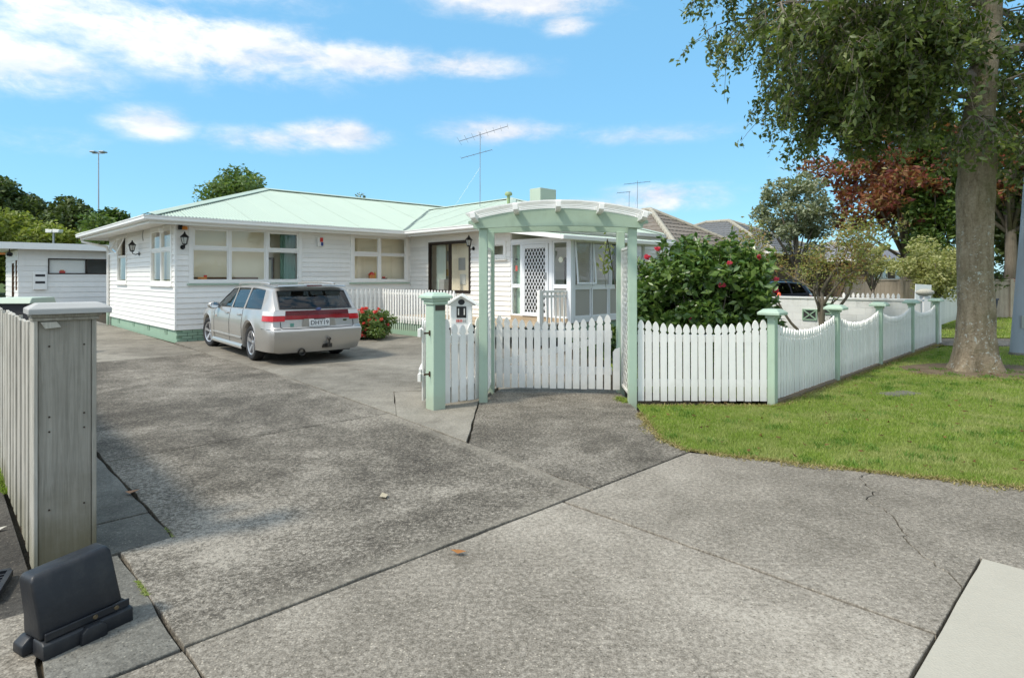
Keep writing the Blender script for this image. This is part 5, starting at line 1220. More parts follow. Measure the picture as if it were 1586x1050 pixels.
# the tiled house next door
M_TILE = paint('brown_concrete_tile', (.175,.145,.115), .8, .45, (.28,.26,.22), scale=1.5, var=.12); M_RIDGE = paint('pale_ridge_mortar', (.36,.33,.26), .8, .3)
M_TILEG = paint('grey_concrete_tile', (.13,.13,.13), .8, .4, (.22,.21,.19), var=.1)
M_BRICK = paint('red_brick', (.27,.105,.065), .8, .4, (.15,.09,.06), scale=6)
M_BRWALL = wood('brown_stained_weatherboard', (.10,.07,.05), (.19,.14,.10), 'x')
def tiled_hip(name, label, cat, loc, rz, D, B, eave, pitch, tile, wallm, course=.34, ov=.5, group=None):
    t = thing(name, label, cat, loc, rz, group)
    MB().box(ov, B-ov, ov, D-ov, 0, eave-.02).build('wall', wallm, t)
    rf = MB().box(.02, B-.02, .02, D-.02, eave-.06, eave-.01).build('roof', M_TRIM, t)
    run = min(B, D)/2; tp = math.tan(R(pitch)); n = int(run/course)
    def courses(L, P):
        for k in range(n+1):
            a = k*course; b = min(run, a+course+.03); zo = .03
            if L-2*a < .1: break
            m = max(2, int((L-2*a)/.15)); rows = []
            for i in range(m+1):
                f = i/m; wv = .012*math.cos(2*PI*(i/2.))
                rows.append([P(a+(L-2*a)*f, a-.001, -.015), P(a+(L-2*a)*f, a, .04+wv), P(b+(L-2*b)*f if L > 2*b else L/2, b, .006+wv*.5)])
            MB().grid(rows).build('tile_course', tile, rf, recalc=False)
    z = lambda d, o: eave+d*tp+o
    courses(B, lambda u, d, o: (u, d, z(d, o))); courses(D, lambda u, d, o: (d, D-u, z(d, o)))
    courses(B, lambda u, d, o: (B-u, D-d, z(d, o))); courses(D, lambda u, d, o: (B-d, u, z(d, o)))
    R0 = [(run, run if D <= B or True else 0)]
    pk = [(run, run), (B-run, D-run)] if B > D else [(run, run), (B-run, D-run)]
    def rcap(p, q):
        mb = MB(); p = Vector(p); q = Vector(q); m = max(2, int((q-p).length/.38)); 
        for i in range(m): a = p.lerp(q, i/m); b = p.lerp(q, (i+1)/m+.01); mb.tube([a, b+Vector((0,0,.015))], [.12,.10], 8)
        mb.build('ridge_tile_run', M_RIDGE, rf)
    zt = eave+run*tp+.02
    for c, k in (((0,0),0),((B,0),1 if B > D else 0),((B,D),1),((0,D),1 if D > B else 0)):
        pp = pk[k]; rcap((c[0],c[1],eave+.03), (pp[0],pp[1],zt))
    if (Vector(pk[0])-Vector(pk[1])).length > .3: rcap((*pk[0],zt), (*pk[1],zt))
    gp_ = [(-.02,eave-.12),(-.11,eave-.12),(-.12,eave-.0),(-.11,eave-.0),(-.10,eave-.03)]
    gm = MB()
    for a, b in (((-.12,-.12),(B+.12,0)),((-.12,.001),(0,D))): gm.box(a[0],b[0],a[1],b[1],eave-.13,eave-.01)
    gm.build('gutter', M_TRIM, t); MB().box(.06,B-.06,.06,D-.06,eave-.09,eave-.065).build('soffit', M_WHITE, t); return t
nb = tiled_hip('tiled_house', 'neighbouring house with brown tiled hip roof and red brick chimney behind the flowering bush', 'house', (6.15, 22.2, 0), TH, 7.6, 7.2, 2.50, 30, M_TILE, M_WHITE)
ch = MB(); ch.box(2.0,2.62,5.2,5.8,2.5,4.72); c = ch.build('chimney', M_BRICK, nb)
MB().box(1.94,2.68,5.14,5.86,4.721,4.86).build('chimney_cap', M_BRICK, c, bevel=.01); MB().lathe([(.1,4.861),(.1,5.0),(.0,5.0)], 10, (2.3,5.5,0)).build('chimney_pot', M_DARK, c)
nb2 = tiled_hip('tiled_house', 'second neighbouring house with dark grey tiled roof and brown walls beyond the brown tiled one', 'house', (13.2, 30.5, 0), TH, 11, 9.5, 2.9, 24, M_TILEG, M_BRWALL)
nb3 = tiled_hip('grey_roofed_house', 'low house with pale grey roof and white windows behind the brown timber fence', 'house', (19.6, 33, 0), TH-R(4), 7, 13, 2.6, 17, paint('lilac_grey_tile', (.24,.24,.26), .7, .3), M_BRWALL)
for x in (1.1, 2.0, 2.9, 5.0):
    mb = MB(); frame_rect(mb, x, x+.8, 1.5, 2.2, .06, .44, .52); o = mb.build('window', M_TRIM, nb3, bevel=.004); MB().box(x+.06,x+.74,.47,.476,1.56,2.14).build('pane', M_GLASS, o)
MB().box(.7,6.4,.452,.47,1.40,1.48).build('white_band', M_TRIM, nb3)
# car in the neighbour's drive
c2 = build_car('parked_car', 'dark car parked by the brown walled house, half hidden by the flowering bush', (10.2, 23.2, 0), R(215), (.03,.035,.05), False, 'dark_car_paint')
t = thing('road_cone', 'orange red cone beside the dark car above the white block wall', 'cone', (9.05, 20.5, .25)); MB().lathe([(.19,.06),(.16,.12),(.05,.78),(.03,.80),(.0,.80)], 14).build('cone_body', plain('cone_orange', (.75,.10,.03), .5), t, smooth=R(40)); MB().box(-.22,.22,-.22,.22,.0,.055).build('cone_base', M_DARK, t)
MB().box(-.2,.2,-.2,.2,-.26,-.003).build('plinth', M_STRIP, t)
# white block wall on the side boundary
wl_ = thing('block_wall', 'low white painted block wall with capping behind the scalloped fence', 'wall', (9.85, 14.55, 0), TH+PI/2)
M_BLOCK = paint('white_block_paint', (.74,.74,.72), .6, .35, (.42,.41,.36), scale=2.5)
MB().box(0,9.5,-.06,.06,-.1,.97).build('core', M_BLOCK, wl_)
bk = MB().box(.004,.394,-.006,.0,.004,.194).mesh('block', M_BLOCK, bevel=.003)
for r_ in range(5):
    for k in range(24): link('block', bk, wl_, (k*.398-(.0 if r_ % 2 else .2)+(.2 if k == 0 and not r_ % 2 else 0), .066, r_*.194)).rotation_euler = (0,0,0)
MB().box(-.04,9.5,-.09,.09,.972,1.03).build('capping', M_BLOCK, wl_, bevel=.006)
for (x, z) in ((1.95,.58),(2.35,.40)):
    mb = MB(); frame_rect(mb, x, x+.38, z, z+.30, .03, .062, .10); mb.bar((x+.03,.08,z+.03),(x+.35,.08,z+.27),.03,.03,(0,1,0)); mb.bar((x+.03,.08,z+.27),(x+.35,.08,z+.03),.03,.03,(0,1,0)); mb.build('screen_block', M_MINTDK, wl_); MB().box(x+.03,x+.35,.067,.075,z+.03,z+.27).build('shadow_gap', M_DARK, wl_)
tp_ = thing('picket_fence', 'row of white picket tips rising just above the far block wall', 'fence', (9.75, 14.9, 0), TH+PI/2)
for i in range(12): link('picket', picket_mesh(1.15, .072), tp_, (.25+.115*i, -.2, 0))
MB().box(.2,1.6,-.19,-.15,.8,.88).build('rail', M_PICKET, tp_)
# wavy fence beyond the next drive
vf = thing('wavy_fence', 'white vertical board fence with wavy top beyond the side path', 'fence', (12.15, 17.65, 0), R(47))
for i in range(56):
    h = 1.16+.06*math.cos(2*PI*i/11.)+.004*i; MB().prism([(.003,.0),(.137,.0),(.137,h+.02*0+.06*(math.cos(2*PI*(i+1)/11.)-math.cos(2*PI*i/11.))),(.003,h)], -.01, .01, 'y').build('board', M_PICKET, vf, (i*.14,0,.05))
for z in (.3,.9): MB().box(0,7.84,.011,.05,z-.04,z+.04).build('rail', M_PICKET, vf)
t = thing('sign_board', 'blank white board standing tilted behind the last green fence post', 'sign', (11.33, 16.75, 0), R(10)); MB().box(-.25,.25,-.012,.012,.82,1.36).build('board', plain('white_sign_board', (.80,.82,.80), .4), t).rotation_euler = (0, R(3), 0); MB().box(-.02,.02,.014,.05,-.05,1.2).build('stake', M_PICKET, t)
mb = MB(); mb.box(-.03,.03,-.0135,-.0125,1.17,1.19); mb.build('small_mark', M_GREYINK, t)
t = thing('boulder', 'pale rounded stone resting on a slim pier beside the white board', 'stone', (10.75, 15.75, 0))
st = MB(); st.lathe([(.0,-.13),(.16,-.11),(.24,-.02),(.22,.07),(.12,.13),(.0,.14)], 12); o = st.build('stone', concrete('pale_stone', (.3,.28,.22), (.45,.43,.36), (.6,.58,.5), .4, 9.), t, (0,0,1.16), smooth=PI); o.location = (0,0,1.16); o.scale = (.95,.7,.7); MB().box(-.09,.09,-.09,.09,-.1,1.07).build('pier', M_BLOCK, t, bevel=.01)
# brown timber fence behind
bf = thing('board_fence', 'tall brown timber fence in front of the pale grey roof', 'fence', (13.2, 24.0, 0), R(-6))
for i in range(44): MB().box(.004,.146,-.01,.01,0,1.46+random.uniform(-.015,.015)).build('board', M_FENCEBR, bf, (i*.15,random.uniform(-.004,.004),-.05))
for i in range(4): MB().box(-.06,.06,-.07,-.012,0,1.55).build('post', M_FENCEBR, bf, (.1+i*2.0,0,-.05), bevel=.005)
MB().box(0,6.6,-.03,.05,1.43,1.48).build('capping', M_FENCEBR, bf)
df = thing('board_fence', 'dark brown board fence in deep shade behind the street trees', 'fence', (20.4, 27.5, 0), R(0))
M_DKFENCE = wood('dark_creosoted_timber', (.035,.024,.018), (.08,.055,.04), 'z')
for i in range(70): MB().box(.004,.196,-.01,.01,0,1.75+random.uniform(-.02,.02)).build('board', M_DKFENCE, df, (i*.2,random.uniform(-.006,.006),-.05))
for z in (.4,1.4): MB().box(0,14,.011,.06,z-.05,z+.05).build('rail', M_DKFENCE, df)
# red letterbox stand, bin, pole
t = thing('red_post_frame', 'red painted timber frame half hidden between trunk and pole', 'frame', (20.6, 24.6, 0), R(0))
M_REDP = paint('red_timber_paint', (.36,.035,.03), .5)
for x in (-.24,.24): MB().box(x-.06,x+.06,-.06,.06,-.05,1.5).build('upright', M_REDP, t, bevel=.006)
for z in (.62,1.05,1.44): MB().box(-.179,.179,-.04,.04,z-.06,z+.06).build('crosspiece', M_REDP, t)
MB().lathe([(.0,-.1),(.13,-.09),(.16,.0),(.11,.09),(.0,.11)], 10, (0,-.22,.60)).build('white_pot', M_TRIM, t, smooth=R(50)); MB().box(-.05,.05,-.22,-.06,.42,.50).build('bracket', M_REDP, t)
t = thing('wheelie_bin', 'dark blue wheelie bin with white bottle on top beside the trunk', 'bin', (17.5, 22.3, 0), R(10))
loft(MB(), [(-.17,.17,-.2,.2,.06),(-.22,.22,-.26,.26,.72)]).build('bin_body', plain('navy_plastic', (.02,.03,.07), .4), t, bevel=.02); MB().box(-.24,.24,-.28,.28,.725,.78).build('lid', plain('navy_plastic_lid', (.02,.03,.07), .4), t, bevel=.015)
for x in (-.19,.19): MB().lathe([(.09,-.03),(.09,.03)], 12, (x,.2,.09), 'x').build('wheel', M_TYRE, t)
MB().lathe([(.07,.78),(.075,.98),(.03,1.05),(.03,1.10),(.0,1.10)], 10, (-.02,-.1,.002)).build('bottle', M_TRIM, t, smooth=R(40))
t = thing('street_pole', 'pale blue grey tapered steel street pole leaning at the right edge of the lawn', 'pole', (10.12, 12.1, 0))
MB().tube([(0,0,-.1),(.18,.0,2.6),(.42,0,6.2)], [.145,.105,.08], 20).build('shaft', paint('blue_grey_pole_paint', (.28,.32,.36), .5, .25, (.3,.28,.24), scale=6), t, smooth=R(60))
MB().lathe([(.155,-.02),(.15,.05),(.14,.06)], 20).build('ground_collar', M_STRIP, t); MB().box(-.05,.05,-.152,-.12,.55,.80).build('access_cover', M_GALV, t)
t = thing('valve_cover', 'small grey service cover sunk in the lawn', 'cover', (5.15, 8.05, .0), R(20)); MB().box(-.24,.24,-.10,.10,-.02,.020).build('lid', M_STRIP, t, bevel=.006); MB().box(-.27,.27,-.13,.13,-.03,.014).build('surround', M_STRIP, t, bevel=.006)
# ------------------------------------------------------------------ plants
def leaves_np(P, size, elong=1.6, droop=.3, up=.3, r=None):
    """folded rhombic leaves, one per point; returns V, F (two triangles each as quads folded along the midrib)"""
    r = r or rng; n = len(P); s = size*r.uniform(.6, 1.3, n)
    d = r.normal(0, 1, (n,3)); d[:,2] = d[:,2]*.6-droop; d /= np.linalg.norm(d, axis=1)[:,None]
    nn = r.normal(0, 1, (n,3)); nn[:,2] += up*2.2; w = np.cross(d, nn); w /= np.linalg.norm(w, axis=1)[:,None]; nn = np.cross(w, d)
    L = d*s[:,None]*.5*elong; Wd = w*s[:,None]*.36; fold = nn*s[:,None]*.12
    V = np.stack([P-L, P+Wd-d*s[:,None]*.1+fold, P+L, P-Wd-d*s[:,None]*.1+fold], 1).reshape(-1,3)
    b = np.arange(n)[:,None]*4; F = np.concatenate([b+[0,1,2], b+[0,2,3]], 1).reshape(-1,3)
    return V, F
def foliage(name, P, size, mat, parent, **kw):
    V, F = leaves_np(np.asarray(P, float), size, **kw); return link(name, np_mesh(name, V, F, mat), parent)
def clump_points(n, clumps, shell=.55, r=None):
    """clumps: (centre, radii) ellipsoids; points gather towards their surfaces"""
    r = r or rng; c = np.array([k[0] for k in clumps], float); rad = np.array([k[1] for k in clumps], float)
    wgt = (rad.prod(axis=1))**.66; i = r.choice(len(clumps), n, p=wgt/wgt.sum())
    d = r.normal(0,1,(n,3)); d /= np.linalg.norm(d, axis=1)[:,None]; q = r.random(n)**(1/3.); q = shell+(1-shell)*q
    q *= (1+.18*r.normal(0,1,n)); return c[i]+d*q[:,None]*rad[i]
M_BARK_G = wood('grey_twig_bark', (.10,.085,.065), (.26,.22,.17), 'z')
def blob_tree(name, label, cat, x, y, z0, z1, rad, leaf, mat, nclump=26, n=5000, group=None, seed=1, squash=.8, trunk_r=None, sub=.36, low=.0, sparse=1., tall=False):
    r = np.random.default_rng(seed); t = thing(name, label, cat, (x, y, 0), 0, group)
    h = (z1-z0)/2; c0 = np.array([0,0,(z0+z1)/2]); cl = []
    for k in range(nclump):
        d = r.normal(0,1,3); d /= np.linalg.norm(d); q = .35+.6*r.random(); s = sub*r.uniform(.65,1.25)
        env = 1.
        if tall: env = max(.12, 1-max(0, d[2]*q)**1.2)
        c = c0+d*q*np.array([rad*env, rad*env, h]); cl.append((c, (rad*s, rad*s, min(h, rad)*s*squash)))
    P = clump_points(n, cl, .5, r); P = P[P[:,2] > low]
    foliage('crown', P, leaf, mat, t, r=r)
    tr = trunk_r or max(.06, rad*.07); lim = MB(); lim.tube([(0,0,-.2),(.02*rad,0,z0*.6),(-.02*rad,.02,(z0+z1)/2)], [tr*1.3,tr,tr*.5], 8)
    for c, _ in cl[:12]: lim.tube([(0,0,z0*.75+.1*h), tuple(c*.6+np.array([0,0,z0*.35])), tuple(c)], [tr*.45,tr*.28,tr*.1], 5)
    lim.build('trunk', M_BARK_G, t, smooth=PI); return t
L_DK = leaf_mat('dark_evergreen_leaves', [(.04,.062,.018), (.07,.10,.028), (.11,.15,.038), (.16,.19,.06)], .2)
L_MID = leaf_mat('mid_green_leaves', [(.03,.06,.014), (.05,.095,.02), (.085,.14,.03), (.12,.17,.04)], .3)
L_LIGHT = leaf_mat('light_green_leaves', [(.075,.125,.03), (.115,.18,.045), (.16,.225,.07), (.20,.25,.09)], .3)
L_YEL = leaf_mat('yellow_green_leaves', [(.12,.16,.03), (.21,.25,.045), (.30,.33,.07), (.37,.38,.11)], .3)
L_OLIVE = leaf_mat('grey_olive_leaves', [(.14,.165,.09), (.22,.245,.15), (.31,.335,.215), (.40,.41,.29)], .25)
L_PALE = leaf_mat('variegated_pale_leaves', [(.26,.27,.09), (.37,.37,.15), (.47,.45,.22), (.20,.23,.08)], .3)
L_MAPLE = leaf_mat('copper_leaves', [(.12,.03,.03), (.22,.06,.045), (.29,.11,.055), (.33,.18,.08), (.22,.22,.07)], .35)
L_RED = leaf_mat('rusty_leaves', [(.20,.24,.07), (.30,.31,.11), (.31,.15,.07), (.43,.40,.17)], .35)
L_BUSH = leaf_mat('glossy_bush_leaves', [(.045,.09,.018), (.08,.15,.03), (.14,.22,.05), (.23,.31,.085)], .22, .3, .6)
L_TREE = leaf_mat('street_tree_leaves', [(.06,.088,.022), (.10,.138,.034), (.15,.19,.052), (.26,.28,.10)], .3, .4, .4)
L_CON = leaf_mat('cypress_leaves', [(.05,.095,.02), (.08,.145,.026), (.14,.20,.035), (.19,.24,.05)], .15)
L_PINK = leaf_mat('pink_petals', [(.62,.045,.10), (.72,.09,.16), (.75,.16,.22)], .3)
L_CORAL = leaf_mat('coral_petals', [(.62,.06,.06), (.72,.10,.09), (.74,.17,.15)], .3)

# hillside trees at the left
HT = 'trees on the hillside behind the unit'
hill = [(-58.5,62,2,14.6,5.0,L_DK,'tall dark tree rising at the left edge of the hillside',11),(-53.0,62,2,11.9,4.2,L_DK,'dark rounded tree second along the hillside skyline',12),(-49.0,63,2,10.5,3.8,L_DK,'dark bushy tree in the middle of the hillside skyline',13),
        (-45.6,62,2,8.9,3.2,L_DK,'low dark tree behind the slender mast',14),(-43.2,64,1.5,8.9,3.4,L_MID,'brighter bushy tree at the right end of the hillside skyline',15),(-53,55,0,8.0,4.6,L_DK,'wide dark tree lower on the slope above the unit',16),(-44,54,0,6.4,3.8,L_DK,'low dark shrubby tree filling the slope above the unit roof',17)]
for x, y, a, b, rd, m, lab, sd in hill: blob_tree('hillside_tree', lab, 'tree', x, y, a, b, rd, .36, m, 44, 13000, HT, sd, sub=.30)
low = [(-36.0,42,1.0,6.6,2.7,L_YEL,'yellow green shrub at the left edge above the unit roof',21),(-33.2,43,.8,5.9,2.3,L_YEL,'smaller yellow green shrub beside the twin floodlight',22),(-28.2,43,1.2,6.6,2.6,L_LIGHT,'light green feathery shrub beside the white gutter',23),(-31,45,.8,5.3,2.2,L_MID,'mid green shrub between the yellow and the feathery shrubs',24)]
for x, y, a, b, rd, m, lab, sd in low: blob_tree('shrub', lab, 'shrub', x, y, a, b, rd, .22, m, 36, 9000, 'shrubs above the unit roof', sd)
blob_tree('round_tree', 'round green tree showing above the left ridge of the roof', 'tree', -18.0, 40, 3.0, 8.7, 2.35, .20, L_LIGHT, 46, 15000, None, 31, sub=.40)
blob_tree('distant_tree', 'thin twiggy tree tops just above the roof ridge', 'tree', -9.6, 40, 2, 7.55, 1.3, .16, L_OLIVE, 20, 1100, None, 32, sub=.25)
# plants right of the house
blob_tree('gum_tree', 'airy grey green tree rising behind the second tiled roof', 'tree', 11.3, 24, 2.3, 5.85, 1.6, .11, L_OLIVE, 60, 8200, None, 41, sub=.20)
blob_tree('copper_maple', 'spreading copper leaved tree behind the pale shrub', 'tree', 15.6, 24, 2.6, 8.6, 3.4, .15, L_MAPLE, 80, 16000, None, 42, sub=.20, squash=.55, trunk_r=.16)
blob_tree('copper_maple', 'second copper leaved tree behind the big trunk', 'tree', 21.4, 26, 4.2, 9.0, 3.2, .20, L_MAPLE, 34, 5200, None, 43, sub=.28, squash=.55)
blob_tree('cypress', 'dense upright cypress just left of the big trunk', 'tree', 15.7, 22.4, .2, 9.0, 1.02, .13, L_CON, 70, 13000, None, 44, sub=.42, squash=1.4)
blob_tree('pale_shrub', 'pale yellow variegated rounded shrub over the white fence', 'shrub', 12.9, 18.4, .9, 2.75, 1.08, .07, L_PALE, 50, 9000, None, 45, sub=.30)
blob_tree('pale_shrub', 'loose pale yellow shrub beside the brown timber fence', 'shrub', 12.1, 20.3, 1.3, 2.9, .62, .08, L_PALE, 22, 1700, None, 46, sub=.3)
SB = 'street trees beyond the big trunk'
for x, y, a, b, rd, lab, sd in ((23.2,27,1.4,8.2,3.0,'dark leafy tree between trunk and pole',51),(25.5,29,1.2,9.5,3.6,'dark leafy tree beyond the pole',52),(24.2,23,2.4,8.2,2.2,'brighter leafy tree overhanging the red frame',53)):
    blob_tree('street_tree', lab, 'tree', x, y, a, b, rd, .20, L_DK if sd != 53 else L_MID, 34, 7000, SB, sd)
blob_tree('hedge', 'dark hedge along the back of the far lawn', 'hedge', 17.6, 24.2, .0, 2.6, 1.3, .11, L_DK, 34, 5000, None, 54)

# multi stemmed small tree inside the fence
ct = thing('small_tree', 'small multi stemmed tree with rusty thinning leaves behind the scalloped fence', 'tree', (7.45, 14.6, 0))
mb = MB(); tips = []; rr = random.Random(5)
def branch(p, d, L, r0, depth):
    p = Vector(p); d = Vector(d).normalized(); pts = [p]; rs = [r0]; n = 4
    for i in range(n):
        d = (d+Vector((rr.gauss(0,.16), rr.gauss(0,.16), rr.gauss(.05,.1)))).normalized(); p = p+d*L/n; pts.append(p.copy()); rs.append(r0*(1-.55*(i+1)/n))
    mb.tube(pts, rs, 6)
    if depth == 0: tips.extend(pts[2:]); return
    for k in range(3 if depth > 1 else 3): branch(pts[rr.choice((2,3,4))], d+Vector((rr.gauss(0,.7), rr.gauss(0,.7), rr.gauss(.1,.35))), L*rr.uniform(.5,.75), r0*.5, depth-1)
branch((0,0,-.1), (.35,.0,.9), 1.35, .085, 3); branch((.02,0,.1), (-.15,.1,1), 1.2, .06, 3); branch((-.12,0,-.1), (-.75,.1,.85), 1.6, .045, 3); branch((.1,.05,.3), (.75,.1,.75), 1.35, .055, 3)
mb.build('stem', M_BARK_G, ct, smooth=PI)
tp = np.array([tuple(t) for t in tips]); k = rng.integers(0, len(tp), 5200); P = tp[k]+rng.normal(0, .13, (5200,3)); P = P[P[:,2] > .5]
foliage('crown', P, .055, L_RED, ct)

# the big flowering bush
hb = thing('flowering_bush', 'large glossy green bush with pink flowers behind the front picket fence', 'bush', (2.95, 9.35, 0))
cl = []
for k in range(120):
    a = rng.uniform(0, 2*PI); q = rng.random()**.5; x, y = math.cos(a)*q*1.02, math.sin(a)*q*.75; top = 1.95*(1-.22*q*q)+.12*math.sin(3*x+1)
    cl.append(((x, y, rng.uniform(.25, top)), (.28,.28,.24)))
P = clump_points(25000, cl, .3); P = P[P[:,2] > .05]
stems = MB(); up = []
for k in range(34):
    a = rng.uniform(0, 2*PI); q = rng.random()**.6; x, y = math.cos(a)*q*1.0, math.sin(a)*q*.7; h = rng.uniform(1.88, 2.30)*(1-.13*q*q)
    if k < 10: h += .1
    pts = [(x*.25,y*.25,.0),(x*.7,y*.7,h*.5),(x,y,h*.82),(x*1.05,y*1.05,h)]; stems.tube(pts, [.018,.013,.008,.004], 5)
    for s in np.linspace(.0, 1, 26): p = np.array(pts[2])*(1-s)+np.array(pts[3])*s; up.append(p+rng.normal(0,.035,3))
stems.build('stem', M_BARK_G, hb, smooth=PI)
foliage('leaves', np.concatenate([P, np.array(up)]), .092, L_BUSH, hb, up=.5, elong=1.5)
def flower(parent, p, s, mat, n=26, name='flower'):
    q = rng.normal(0,1,(n,3)); q /= np.linalg.norm(q, axis=1)[:,None]; foliage(name, np.array(p)+q*s*np.array([.8,.8,.6])*rng.uniform(.4,1.,n)[:,None], s*1.1, mat, parent, elong=1.1)
for p in [(.15,-.72,1.75),(.62,-.6,1.85),(-.4,-.74,.95),(-.93,-.3,1.86),(-.78,-.35,1.98),(.02,-.78,1.45),(.93,-.45,1.36),(1.0,-.3,1.52),]: flower(hb, p, .052, L_PINK)
for k in range(6): flower(hb, (1.0+rng.normal(0,.05), -.3+rng.normal(0,.1), .75+.12*k), .025, plain('white_petal', (.7,.68,.6), .6) if k == 0 else bpy.data.materials['white_petal'], 8, 'white_blossom')
# vine sprig by the arch
vs = thing('vine', 'leafy green vine sprig hanging beside the right arch post', 'vine', (1.36, 8.62, 0))
MB().tube([(.25,.1,0),(.16,.05,1.2),(.0,0,2.1),(-.06,-.02,1.75),(-.02,0,1.4)], [.012,.010,.007,.005,.003], 5).build('stem', M_BARK_G, vs, smooth=PI)
s = rng.random(260)[:,None]; P = np.array([[.0,0,2.1]])*(1-s)+np.array([[-.05,-.02,1.6]])*s+rng.normal(0,.055,(260,3)); foliage('leaves', P[:46], .06, L_YEL, vs, droop=1.)
# coral geranium by the deck
gb = thing('geranium', 'low bush covered in coral red flowers at the corner of the porch deck', 'bush', (-3.62, 15.35, 0))
cl = [((rng.normal(0,.26), rng.normal(0,.26), rng.uniform(.1,.62)), (.16,.16,.14)) for _ in range(46)]
P = clump_points(6500, cl, .3); P = P[(P[:,2] > .0)]; foliage('leaves', P, .06, L_LIGHT, gb)
for k in range(52):
    a = rng.uniform(-PI, 0) if k < 42 else rng.uniform(0, PI); q = rng.uniform(.25,.52); z = rng.uniform(.08,.80); q *= (1-.35*(z/.8)**2); flower(gb, (math.cos(a)*q*1.1, math.sin(a)*q, z), rng.uniform(.04,.065), L_CORAL, 24)
pa = thing('spiky_plant', 'spiky green plant in front of the white block wall', 'plant', (6.5, 16.3, 0))
V = []; 
for k in range(44):
    a = rng.uniform(0,2*PI); l = rng.uniform(.5,.95); c, s_ = math.cos(a), math.sin(a); w = .022
    V += [(-s_*w,c*w,.35),(s_*w,-c*w,.35),(c*l*.6+s_*w*.8,s_*l*.6-c*w*.8,.35+l*.62),(c*l*.6-s_*w*.8,s_*l*.6+c*w*.8,.35+l*.62),(c*l,s_*l,.35+l*.62)]
fc = [];
for k in range(44): fc += [(5*k,5*k+1,5*k+2),(5*k,5*k+2,5*k+3),(5*k+3,5*k+2,5*k+4)]
link('fronds', np_mesh('fronds', V, np.array(fc), L_MID), pa); MB().tube([(0,0,-.1),(0,0,.36)], .07, 8).build('stem', M_BARK_G, pa)
for k, (x, y) in enumerate(((1.8,11.2),(2.3,12.3),(1.9,12.6))):
    b = thing('garden_shrub', ['small leafy shrub in front of the glazed porch', 'low green shrub beside the porch base', 'low green plant under the porch windows'][k], 'shrub', (x, y, 0))
    cl = [((rng.normal(0,.25), rng.normal(0,.25), rng.uniform(.1,.45)), (.16,.16,.14)) for _ in range(16)]; P = clump_points(1500, cl, .3); foliage('leaves', P[P[:,2] > 0], .07, L_YEL if k == 1 else L_MID, b)
    MB().tube([(0,0,-.1),(0,0,.3)], .015, 5).build('stem', M_BARK_G, b)

# ------------------------------------------------------------------ the big street tree
m, nt, b = new_mat('lichened_bark'); g = G(nt); p = g.pos()
n1 = g.noise(g.pos((5,5,1.4)), 2.0, 7, .65, .6); n2 = g.noise(p, 26, 5, .7); rings = g.noise(g.pos((1.2,1.2,9)), 1.2, 5, .6)
c = g.ramp(g.math('ADD', g.math('MULTIPLY', n1, .6), g.math('MULTIPLY', n2, .4)), [(.30,(.14,.105,.066)),(.5,(.29,.23,.155)),(.72,(.46,.385,.28))])
c = g.mix(g.mr(g.noise(p, 1.7, 4, .6), .5, .68, 0., .4), c, (.11,.105,.045))
v = g.voro(p, 13); v2 = g.voro(p, 5.2); pt_ = g.noise(p, 2.3, 3, .6)
ln_ = g.math('ADD', g.math('MULTIPLY', g.noise(p, 17, 6, .62, .3), .75), g.math('MULTIPLY', g.noise(p, 42, 3, .6), .25)); lich = g.math('MULTIPLY', g.mr(ln_, .56, .59), g.mr(pt_, .40, .56))
sp = g.N.new('ShaderNodeSeparateXYZ'); g.L.new(g.N.new('ShaderNodeNewGeometry').outputs['Position'], sp.inputs[0])
lich = g.math('MULTIPLY', lich, g.mr(sp.outputs[2], 1.9, 3.2, 1., .2)); c = g.mix(lich, c, (.46,.47,.42))
g.L.new(c, b.inputs['Base Color']); b.inputs['Roughness'].default_value = .9; b.inputs['Specular IOR Level'].default_value = .15
g.bump(g.math('ADD', n1, g.math('MULTIPLY', n2, .6)), 1., .05, b); M_BARK = m
TX, TY = 7.80, 10.15
bt = thing('street_tree', 'large leafy street tree with pale lichen spotted trunk on the lawn', 'tree', (TX, TY, 0))
axis = [(0,0,-.15,.56),(.0,0,.0,.50),(0,0,.12,.44),(0,0,.3,.385),(-.01,0,.6,.350),(-.02,0,1.0,.330),(-.03,0,1.6,.318),(-.04,0,2.2,.315),(-.04,0,2.6,.335),(-.03,0,2.85,.362),(-.02,0,3.1,.345),(0,0,3.4,.325),(.02,0,3.8,.33),(.06,.02,4.2,.31),(.12,.03,4.8,.26),(.20,.04,5.6,.225),(.30,.05,6.6,.19),(.36,.1,8.0,.15),(.4,.1,9.6,.11),(.4,.1,11.5,.06)]
mb = MB(); rows = []; NS = 40
from mathutils import noise as mnoise
for (x, y, z, r_) in axis:
    row = []
    for k in range(NS+1):
        a = 2*PI*(k % NS)/NS; fl = math.exp(-max(0,z+.05)/.26)*(.24*math.cos(5*a+.6)+.17*math.cos(3*a+2.4)+.12*math.cos(a-PI))+.05*math.exp(-max(0,z)/.5)
        nn = mnoise.noise(Vector((math.cos(a)*1.6, math.sin(a)*1.6, z*1.3)))*.045+mnoise.noise(Vector((math.cos(a)*5, math.sin(a)*5, z*6)))*.014
        if 2.5 < z < 3.6: nn += mnoise.noise(Vector((math.cos(a)*4+7, math.sin(a)*4, z*5)))*.03
        rr_ = r_*.77*(1+fl)+nn*min(1, r_/.2); row.append((x+math.cos(a)*rr_, y+math.sin(a)*rr_, z))
    rows.append(row)
